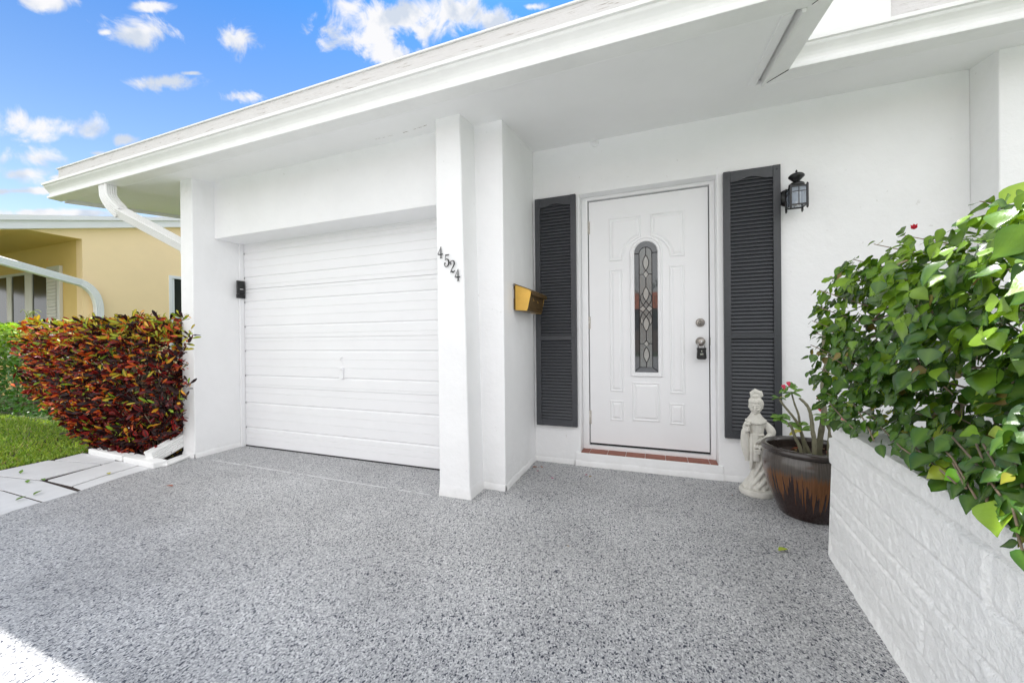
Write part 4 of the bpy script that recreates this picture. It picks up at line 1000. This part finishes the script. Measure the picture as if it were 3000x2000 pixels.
def desert_rose():
    r = random.Random(8); root = empty('desert_rose', PC + Vector((0, 0, .337)), 'desert rose plant with bare grey stems and pink flowers in the brown pot', 'plant')
    z7 = lambda x, y: (2100 + x / 2.85, 1050 + y / 2.85)
    stems = [([(715, 800), (690, 730), (655, 660), (625, 575), (600, 545), (565, 520)], 2.62, .0085), ([(790, 800), (750, 740), (725, 680), (700, 600), (690, 560), (640, 490), (600, 440), (555, 385), (525, 340)], 2.66, .009),
             ([(740, 740), (715, 660), (690, 520), (680, 460), (650, 380), (625, 290)], 2.70, .007), ([(812, 825), (815, 700), (800, 600), (790, 500), (770, 420), (735, 370), (690, 330)], 2.60, .011),
             ([(850, 800), (860, 690), (880, 560), (895, 450), (890, 330), (885, 200), (900, 100), (915, 30), (890, -20), (893, -230)], 2.66, .014), ([(935, 820), (940, 700), (945, 600), (925, 560), (905, 500), (895, 440)], 2.62, .010), ([(945, 600), (950, 540), (930, 480), (905, 430), (880, 370), (850, 345)], 2.62, .006)]
    st = MB()
    for k, (pl, yy, R_) in enumerate(stems):
        P_ = [at(*z7(*q), 1, yy) for q in pl]; P_[0].z = min(P_[0].z, .335)
        Q = []
        for i in range(len(P_) - 1):
            p0, p1, p2, p3 = P_[max(i - 1, 0)], P_[i], P_[i + 1], P_[min(i + 2, len(P_) - 1)]
            for j in range(4):
                t = j / 4; Q.append(.5 * ((2 * p1) + (p2 - p0) * t + (2 * p0 - 5 * p1 + 4 * p2 - p3) * t * t + (3 * p1 - p0 - 3 * p2 + p3) * t ** 3))
        Q.append(P_[-1]); n = len(Q)
        st.tube(Q, [R_ * 1.0 * (1.2 - .65 * i / n) * (1 + .08 * math.sin(i * 2.1)) for i in range(n)], 8)
    st.obj('stem', 'adenium', root)
    lf = MB()
    ros = [((600, 240), 2.66, 7, .050), ((700, 600), 2.62, 6, .055), ((560, 470), 2.6, 6, .042), ((1060, 520), 2.5, 5, .05), ((625, 290), 2.68, 9, .050), ((540, 500), 2.60, 8, .046), ((690, 560), 2.66, 8, .050), ((525, 330), 2.66, 4, .045), ((890, 480), 2.64, 5, .055), ((960, 470), 2.6, 6, .045), ((990, 500), 2.6, 5, .05), ((893, -230), 2.66, 5, .045)]
    for (q, yy, n, Ln) in ros:
        c = at(*z7(*q), 1, yy)
        for k in range(n):
            a = 2 * pi * k / n + r.random(); d = Vector((cos(a), .6 * sin(a), r.uniform(-.5, .8))); col_ = mixc((.05, .16, .02), (.14, .30, .03), r.random())
            if r.random() < .15: col_ = (.5, .42, .04)
            leaf(lf, c, d, Vector((0, -.5, 1)), Ln * r.uniform(.8, 1.2), Ln * .52, OBOV, .2, .3, cm_=mixc(col_, (.4, .5, .2), .3), ce=col_)
    lf.obj('leaves', 'hedge', root)
    fl = MB()
    for (q, s, bud) in (((605, 235), .03, 1), ((565, 260), .03, 1), ((1075, 475), .034, 0), ((960, 460), .022, 1), ((865, 445), .022, 1), ((853, 350), .022, 1)):
        c = at(*z7(*q), 1, 2.62 if q[0] < 1000 else 2.45); fl = MB()
        for k in range(5):
            a = 2 * pi * k / 5
            if bud: d = Vector((.25 * cos(a) - .2, .25 * sin(a), 1))
            else: d = Vector((cos(a), -.5, sin(a)))
            leaf(fl, c, d, Vector((0, -1, .2)), s, s * (.35 if bud else .75), OBOV, .2, .1, cm_=(.75, .35, .42) if not bud else (.75, .12, .12), ce=(.68, .05, .22))
        fl.obj('flower', 'petal', root)
desert_rose()
# dry curled leaves on the pot soil
dm = MB(); r = random.Random(6)
for k in range(16):
    a = r.uniform(0, 2 * pi); R_ = r.uniform(.03, .17); p = PC + Vector((R_ * cos(a), R_ * sin(a), .352)); c = jit((.22, .09, .035), .4, r)
    leaf(dm, p, Vector((r.uniform(-1, 1), r.uniform(-1, 1), .1)), Vector((0, 0, 1)), .05, .02, OVATE, .7, .5, cm_=c, ce=c)
dm.obj('leaf_litter', 'dry', pot)['kind'] = 'stuff'

# ================================================================== statue
def statue():
    b = MB(); O = Vector((.640, 2.915, 0))
    def V(x, y, z): return O + Vector((x, y, z))
    def loft(sec, n=64, fold=.0, nf=9, ph=0):
        rings = []
        for (x, y, rx, ry, z) in sec:
            ring = []
            for k in range(n):
                a = 2 * pi * k / n; m_ = 1 + fold * math.sin(nf * a + ph + z * 18) * (1 if z < .40 else .4); ring.append(V(x + rx * m_ * cos(a), y + ry * m_ * sin(a), z))
            rings.append(ring)
        b.rings(rings)
    b.lathe([(0, 0), (.099, 0), (.102, .012), (.100, .028), (.092, .037), (0, .040)], O, 40)
    loft([(0, 0, .070, .062, .030), (-.004, 0, .078, .068, .045), (.004, 0, .068, .060, .075), (.012, 0, .052, .050, .11), (.018, .0, .043, .044, .16), (.016, 0, .040, .042, .20), (.012, 0, .043, .042, .25), (.008, 0, .045, .041, .31), (.004, 0, .043, .038, .36),
          (.002, 0, .0385, .033, .395), (.002, 0, .042, .036, .42), (.003, 0, .048, .036, .45), (.002, .0, .053, .034, .474), (0, 0, .047, .030, .490), (-.002, 0, .030, .025, .508), (-.004, 0, .017, .017, .515), (-.004, -.001, .0155, .016, .545)], fold=.075, nf=11)
    # sweeping folds of the skirt
    for (p, q, c, R_) in (((-.045, -.045, .05), (.0, -.06, .11), (.05, -.035, .19), .011), ((-.02, -.06, .045), (.03, -.065, .085), (.06, -.03, .14), .012), ((.03, -.055, .045), (.06, -.04, .07), (.068, -.01, .10), .012), ((-.03, -.03, .10), (.0, -.052, .17), (.035, -.035, .24), .009), ((-.035, -.02, .16), (-.03, -.03, .20), (-.02, -.036, .26), .008)):
        b.tube(arc3(V(*p), V(*q), V(*c), 8), [R_ * .5, R_ * .8, R_, R_, R_, R_, R_ * .9, R_ * .7, R_ * .4], 10)
    # front apron flap and side sash
    b.tube([V(-.012, -.038, .40), V(-.012, -.047, .30), V(-.010, -.050, .225)], [.017, .019, .020], 10, sect=[(.35 * cos(2 * pi * k / 10), 1.0 * sin(2 * pi * k / 10)) for k in range(10)], up=(0, -1, 0))
    b.tube([V(-.032, -.034, .40), V(-.036, -.044, .30), V(-.038, -.046, .20), V(-.040, -.045, .178)], [.010, .011, .012, .008], 8)
    b.tube([V(-.040, -.028, .393), V(-.02, -.037, .390), V(.01, -.037, .390), V(.038, -.024, .393)], .0065, 8)   # belt
    b.ball(V(-.042, -.045, .176), .009)
    # collar petals
    for k in range(13):
        a = pi + pi * k / 12 * 1.0; b.ball(V(-.002 + .050 * cos(a), -.002 + .036 * sin(a), .482 - .012 * abs(math.sin(a))), .013, .009, .012, n=10, m=6)
    loft([(0, 0, .060, .043, .474), (-.001, 0, .054, .039, .490), (-.003, 0, .037, .031, .512), (-.004, 0, .027, .025, .530), (-.004, 0, .024, .023, .538)], n=28, fold=.05, nf=9)
    # viewer's left arm: sleeve bends up, hand holds a flower, long sleeve hangs
    b.tube(arc3(V(-.045, 0, .468), V(-.070, -.005, .43), V(-.062, -.030, .410), 6), [.018, .019, .020, .020, .018, .015, .013], 12)
    b.tube([V(-.062, -.030, .408), V(-.060, -.042, .425), V(-.058, -.046, .436)], [.012, .0115, .010], 10)
    for k in range(4): b.tube([V(-.070 + .001 * k, -.046, .420 + .0075 * k), V(-.058, -.057, .421 + .0075 * k), V(-.048, -.050, .422 + .0075 * k)], .0042, 6)
    b.tube([V(-.050, -.050, .436), V(-.052, -.056, .446), V(-.056, -.055, .452)], .004, 6)
    for k in range(7): a = 2 * pi * k / 7; b.ball(V(-.060 + .013 * cos(a), -.045 + .010 * sin(a), .463 + .003 * (k % 2)), .0085, n=8, m=6)
    b.ball(V(-.060, -.047, .468), .009)
    rg = []
    for i in range(12):
        t = i / 11; z = .425 - t * .21; w = .012 + .012 * math.sin(pi * min(1, t * 1.1)) ** .8; ring = []
        for k in range(16):
            a = 2 * pi * k / 16; ring.append(V(-.073 + .016 * t + w * (1.25 + .18 * math.sin(5 * a + 2)) * cos(a), -.022 + .8 * w * sin(a), z))
        rg.append(ring)
    b.rings(rg)
    # viewer's right arm: elbow out, hand on the basket handle
    b.tube(arc3(V(.046, 0, .466), V(.098, -.004, .42), V(.078, -.018, .392), 7), [.019, .021, .023, .025, .026, .025, .022, .019], 12)
    b.tube(arc3(V(.078, -.016, .395), V(.05, -.04, .372), V(.018, -.052, .368), 6), [.021, .019, .017, .0145, .012, .0105, .0095], 12)
    for k in range(4): b.tube(arc3(V(.016, -.052 - .001 * k, .372 - .003 * k), V(.002, -.062, .371 - .005 * k), V(-.004, -.056, .360 - .005 * k), 4), .0042, 6)
    b.tube([V(.016, -.050, .366), V(.010, -.056, .356)], .0042, 6)
    # basket with flowers
    b.tube([V(-.020, -.055, .318), V(-.016, -.060, .350), V(.002, -.061, .366), V(.022, -.060, .352), V(.028, -.055, .318)], .0042, 8)
    b.lathe([(0, .276), (.017, .276), (.022, .290), (.027, .305), (.020, .306), (0, .306)], V(.003, -.058, 0), 20)
    r = random.Random(2)
    for k in range(16):
        a = r.uniform(0, 2 * pi); R_ = r.uniform(0, .024); b.ball(V(.003 + R_ * cos(a), -.062 + .8 * R_ * sin(a), .312 + r.uniform(0, .018)), r.uniform(.007, .010), n=9, m=6)
    # head, turned a little to viewer's left
    body_, b = b, MB(); H = V(-.003, -.003, .577); rot = Matrix.Rotation(radians(-18), 3, 'Z') @ Matrix.Rotation(radians(5), 3, 'X')
    def hv(x, y, z): return H + rot @ Vector((x, y, z))
    b.ball(H, .0335, .036, .043, n=24, m=16, rot=rot)
    b.ball(hv(0, -.006, -.020), .025, .026, .024, n=20, m=12, rot=rot)      # jaw
    b.ball(hv(0, -.024, -.036), .010, .009, .008, rot=rot)
    b.tube([hv(0, -.034, .006), hv(0, -.039, -.005), hv(0, -.0405, -.012)], [.003, .004, .0052], 8)     # nose
    for s in (-1, 1):
        b.ball(hv(s * .0125, -.0325, .003), .0075, .004, .0035, rot=rot)       # closed eyelids
        b.tube([hv(s * .005, -.0355, .010), hv(s * .013, -.0350, .013), hv(s * .021, -.029, .010)], .0022, 6)   # brow
        b.ball(hv(s * .0335, .002, -.004), .004, .007, .011, rot=rot)          # ear
        b.ball(hv(s * .015, -.027, -.014), .009, .008, .009, rot=rot)          # cheek
    b.ball(hv(0, -.0345, -.0215), .0075, .004, .0022, rot=rot); b.ball(hv(0, -.0340, -.0262), .0065, .004, .0026, rot=rot)   # lips
    # hair: cap, waves and looped top knot
    b.ball(hv(.002, .006, .014), .0385, .038, .040, n=24, m=14, rot=rot)
    for k in range(9):
        a = pi * (k + .5) / 9; b.tube(arc3(hv(.030 * cos(a), -.026 * sin(a) - .006, .022), hv(.033 * cos(a), -.030 * sin(a) - .002, .034), hv(.020 * cos(a), -.008, .052), 4), [.004, .0055, .006, .005, .003], 8)
    b.ball(hv(.0, .002, .061), .027, .024, .020, rot=rot)
    b.tube([hv(-.013, -.004, .054), hv(-.015, -.004, .076), hv(.000, -.002, .088), hv(.018, 0, .080), hv(.022, .002, .056)], [.012, .015, .017, .015, .012], 12)
    b.tube([hv(.014, .002, .045), hv(.030, .006, .066), hv(.026, .008, .084), hv(.012, .008, .080)], [.008, .010, .009, .007], 10)
    b.v = [tuple(H + (Vector(p) - H) * 1.14) for p in b.v]; body_.add(b.v, b.f, True); b = body_
    o = b.obj('statue', 'cast_stone', origin=O)
    md = o.modifiers.new('remesh', 'REMESH'); md.mode = 'VOXEL'; md.voxel_size = .0018; md.use_smooth_shade = True
    s = o.modifiers.new('smooth', 'SMOOTH'); s.factor = .4; s.iterations = 1
    tag(o, 'pale cast stone statue of a robed woman holding a flower basket', 'statue')
statue()

# ================================================================== fallen leaves
FL = [(1560, 1370, (.25, .10, .05), 'curled brown leaf at the foot of the entry side wall', .045), (1590, 1371, (.30, .13, .07), 'brown leaf farther from the entry side wall, beside the corner', .03), (1572, 1381, (.35, .02, .08), 'tiny crimson petal near the entry corner', .022), (1622, 1403, (.42, .02, .16), 'magenta petal on the floor in front of the left shutter', .026),
      (1722, 1392, (.38, .05, .12), 'dusky pink petal below the left end of the tiled sill', .028), (1726, 1399, (.30, .20, .06), 'small tan leaf touching a pink petal below the sill', .028), (2281, 1615, (.30, .38, .04), 'yellow green leaf on the floor near the planter wall', .055), (508, 1425, (.33, .11, .05), 'orange brown leaf on the driveway in front of the pillar', .045),
      (490, 1357, (.36, .16, .07), 'tan leaf beside the white edging bricks', .05), (2146, 1452, (.38, .14, .07), 'small rust coloured leaf in front of the statue base', .025), (1660, 1601, (.30, .22, .10), 'tiny tan leaf in the middle of the driveway', .02), (60, 1388, (.12, .24, .04), 'round green leaf on the slab nearest the lawn', .045),
      (98, 1451, (.10, .20, .03), 'green leaf on the seam of the front slabs', .05), (80, 1415, (.13, .24, .03), 'green and brown leaf on the long seam of the left slab', .05), (320, 1390, (.42, .36, .06), 'yellow green leaf on the slab below the edging bricks', .05), (1470, 1413, (.14, .06, .05), 'small dark leaf bit beside the dividing wall foot', .018), (130, 1408, (.1, .2, .03), 'green leaf where four slabs meet', .045), (45, 1467, (.10, .2, .03), 'green leaf at the lower left slab edge', .05)]
for i, (x, y, c, lab, Ln) in enumerate(FL):
    p = at(x, y, 2, .004); b = MB(); r = random.Random(i)
    leaf(b, Vector((0, 0, .002)), Vector((r.uniform(-1, 1), r.uniform(-.5, .5), .05)), Vector((0, 0, 1)), Ln, Ln * .5, OVATE, .6, -.15 if i % 2 else .0, cm_=jit(c, .2, r), ce=c)
    o = b.obj('fallen_leaf', 'dry'); o.location = p + Vector((0, 0, .002)); tag(o, lab, 'leaf', 'leaves and petals fallen on the paving')

# ================================================================== neighbouring yellow house
nb = empty('neighbour_house', (-11.4, 3.7, 0), 'pale yellow stucco house with a white flat-looking roof beyond the hedge', 'house')
XW, YC = -9.6, 3.69
rz = lambda y: 3.106 + (y - 3.691) * .287          # bottom of the rake board on this wall
def nwall():
    b = MB()
    w0, w1, z0, z1 = 4.986, 6.24, .69, 2.476
    ye = 12
    def q(y0, y1, za, zb): 
        b.hexa([(XW - .2, y0, za(y0)), (XW, y0, za(y0)), (XW, y1, za(y1)), (XW - .2, y1, za(y1))], [(XW - .2, y0, zb(y0)), (XW, y0, zb(y0)), (XW, y1, zb(y1)), (XW - .2, y1, zb(y1))])
    k = lambda v: (lambda y: v); top = lambda y: rz(y) + .05
    q(YC, w0, k(-.02), top); q(w1, ye, k(-.02), top); q(w0, w1, k(-.02), k(z0)); q(w0, w1, k(z1), top)
    q(2.90, YC, k(2.92), top)                       # beam over the open porch
    b.obj('wall', 'yellow', nb)
    f = MB(); f.box(-18, XW - .2, YC, YC + .15, -.02, 2.915); f.prism([(-18, YC, 2.915), (-18, 3.05, 2.915), (-18, 1.5, rz(1.5) - .01), (-18, 1.5, rz(1.5) + .02), (-18, 3.0, 2.95), (-18, YC, 2.95)], (18 + XW - .002, 0, 0)); f.obj('porch_wall', 'porch', nb)
nwall()
b = MB(); 
for (x0, x1, d0, d1) in ((XW - 8, XW + .12, 0, .066),):
    b.hexa([(x0, 1.5, rz(1.5) + d0), (x1, 1.5, rz(1.5) + d0), (x1, 12, rz(12) + d0), (x0, 12, rz(12) + d0)], [(x0, 1.5, rz(1.5) + .132), (x1, 1.5, rz(1.5) + .132), (x1, 12, rz(12) + .132), (x0, 12, rz(12) + .132)])
b.obj('rake_board', 'roof_white', nb)
b = MB(); b.hexa([(XW - 8, 1.5, rz(1.5) + .134), (XW + .16, 1.5, rz(1.5) + .134), (XW + .16, 12, rz(12) + .134), (XW - 8, 12, rz(12) + .134)], [(XW - 8, 1.5, rz(1.5) + .228), (XW + .16, 1.5, rz(1.5) + .228), (XW + .16, 12, rz(12) + .13), (XW - 8, 12, rz(12) + .13)])
b.obj('roof', 'roof_white', nb)
def window(x0, x1, z0, z1, y, mull):
    b = MB(); t = .05
    b.box(x0, x1, y - .03, y, z1 - t, z1); b.box(x0, x1, y - .03, y, z0, z0 + t)
    for xm, w in mull: b.box(xm - w / 2, xm + w / 2, y - .028, y, z0 + t, z1 - t)
    f = b.obj('window', 'frame_white', nb, bevel=.004)
    MB().box(x0 + .01, x1 - .01, y - .012, y - .004, z0 + .01, z1 - .01).obj('pane', 'glass_dark', f); return f
window(-15.0, -10.72, .754, 2.464, YC, ((-14.97, .06), (-13.3, .2), (-12.31, .20), (-11.51, .28), (-10.76, .09)))
b = MB(); b.box(-10.74, -10.27, YC - .05, YC - .001, .69, 2.494); sh = b.obj('shutter', 'frame_white', nb, bevel=.006)
s = MB()
for i in range(26): s.add([(-10.70, YC - .052, .76 + i * .065), (-10.37, YC - .052, .76 + i * .065), (-10.37, YC - .066, .76 + i * .065 + .006), (-10.70, YC - .066, .76 + i * .065 + .006), (-10.70, YC - .052, .76 + i * .065 + .05), (-10.37, YC - .052, .76 + i * .065 + .05)], [(0, 1, 2, 3), (3, 2, 5, 4)])
fixn(s.obj('louvers', 'frame_white', sh))
# side window in the lit wall
b = MB(); b.box(XW - .08, XW + .012, 4.982, 5.04, .69, 2.476); b.box(XW - .08, XW + .012, 6.18, 6.24, .69, 2.476); b.box(XW - .08, XW + .012, 5.04, 6.18, 2.416, 2.476); b.box(XW - .08, XW + .02, 5.04, 6.18, .69, .75); b.box(XW - .07, XW - .01, 5.04, 5.09, .75, 2.416); b.box(XW - .07, XW - .01, 5.09, 6.18, 1.57, 1.62)
f = b.obj('window', 'roof_white', nb, bevel=.004); MB().box(XW - .06, XW - .04, 5.04, 6.18, .75, 2.416).obj('pane', 'glass_dark', f)
# neighbour downspout
D0 = at(-40, 752, 0, XW + .35); D1 = at(235, 828, 0, XW + .10); D2 = at(287, 850, 0, XW + .10); D3 = at(289, 905, 0, XW + .08)
b = MB().tube([D0, D1] + arc3(D1, D2, D3, 8)[1:] + [Vector((D3.x, D3.y, .1))], 1, sect=rib_sect(.058, .045), up=(0, 0, 1), smooth=False)
tag(fixn(b.obj('downspout', 'gutter', nb)), None, None)

# ================================================================== across the street (seen only in the door glass)
op = empty('tile_roof_house', (0, -26, 0), 'tan house with an orange tile roof across the street', 'house')
MB().box(-12, 9, -34, -26, -.02, 3.5).obj('wall', 'tan', op)
b = MB(); b.hexa([(-12.8, -34.8, 3.4), (9.8, -34.8, 3.4), (9.8, -25.2, 3.4), (-12.8, -25.2, 3.4)], [(-8, -30.2, 5.2), (5, -30.2, 5.2), (5, -29.8, 5.2), (-8, -29.8, 5.2)])
op_roof = fixn(b.obj('roof', 'orange_tile', op))
def palm(x, y, h, label):
    r = random.Random(int(x * 10)); root = empty('palm_tree', (x, y, 0), label, 'tree', 'palms across the street'); t = MB().tube([(x, y, 0), (x + .1, y, h * .5), (x, y, h)], [.2, .15, .13], 10); t.obj('trunk', 'bark', root)
    b = MB()
    for k in range(22):
        a = 2 * pi * k / 22 + r.random() * .2; el = r.uniform(-.2, .9); prev = Vector((x, y, h)); d = Vector((cos(a), sin(a), el))
        for i in range(12):
            p = Vector((x, y, h)) + d * (i * .22) - Vector((0, 0, .018 * i * i))
            for s in (-1, 1):
                q = Vector((-sin(a), cos(a), -.5)) * s; leaf(b, p, q + d * .4, Vector((0, 0, 1)), .6, .06, GRASSP, .2, .3, cm_=(.03, .07, .02), ce=(.04, .09, .02))
    b.obj('crown', 'far_leaf', root)
palm(-1.9, -19, 4.6, 'palm tree across the street, left of the other palm'); palm(2.3, -20, 5.2, 'palm tree across the street, right of the other palm')
def far_tree(x, y, h, R_, label):
    r = random.Random(int(x + 50)); root = empty('tree', (x, y, 0), label, 'tree', 'trees across the street'); MB().tube([(x, y, 0), (x, y, h)], [.25, .12], 8).obj('trunk', 'bark', root); b = MB()
    for _ in range(1500):
        v = Vector((r.gauss(0, 1), r.gauss(0, 1), r.gauss(0, 1))).normalized() * R_ * r.uniform(.6, 1); p = Vector((x, y, h)) + Vector((v.x, v.y, v.z * .7)); c = jit((.035, .07, .02), .4, r)
        leaf(b, p, Vector((r.uniform(-1, 1), r.uniform(-1, 1), r.uniform(-1, 1))), Vector((0, 0, 1)), .5, .3, OVATE, .2, .2, cm_=c, ce=c)
    b.obj('crown', 'far_leaf', root)
far_tree(-7, -36, 5.6, 2.8, 'broad tree behind the tile roof, on its left'); far_tree(5, -37, 5.4, 3.0, 'broad tree behind the tile roof, on its right')
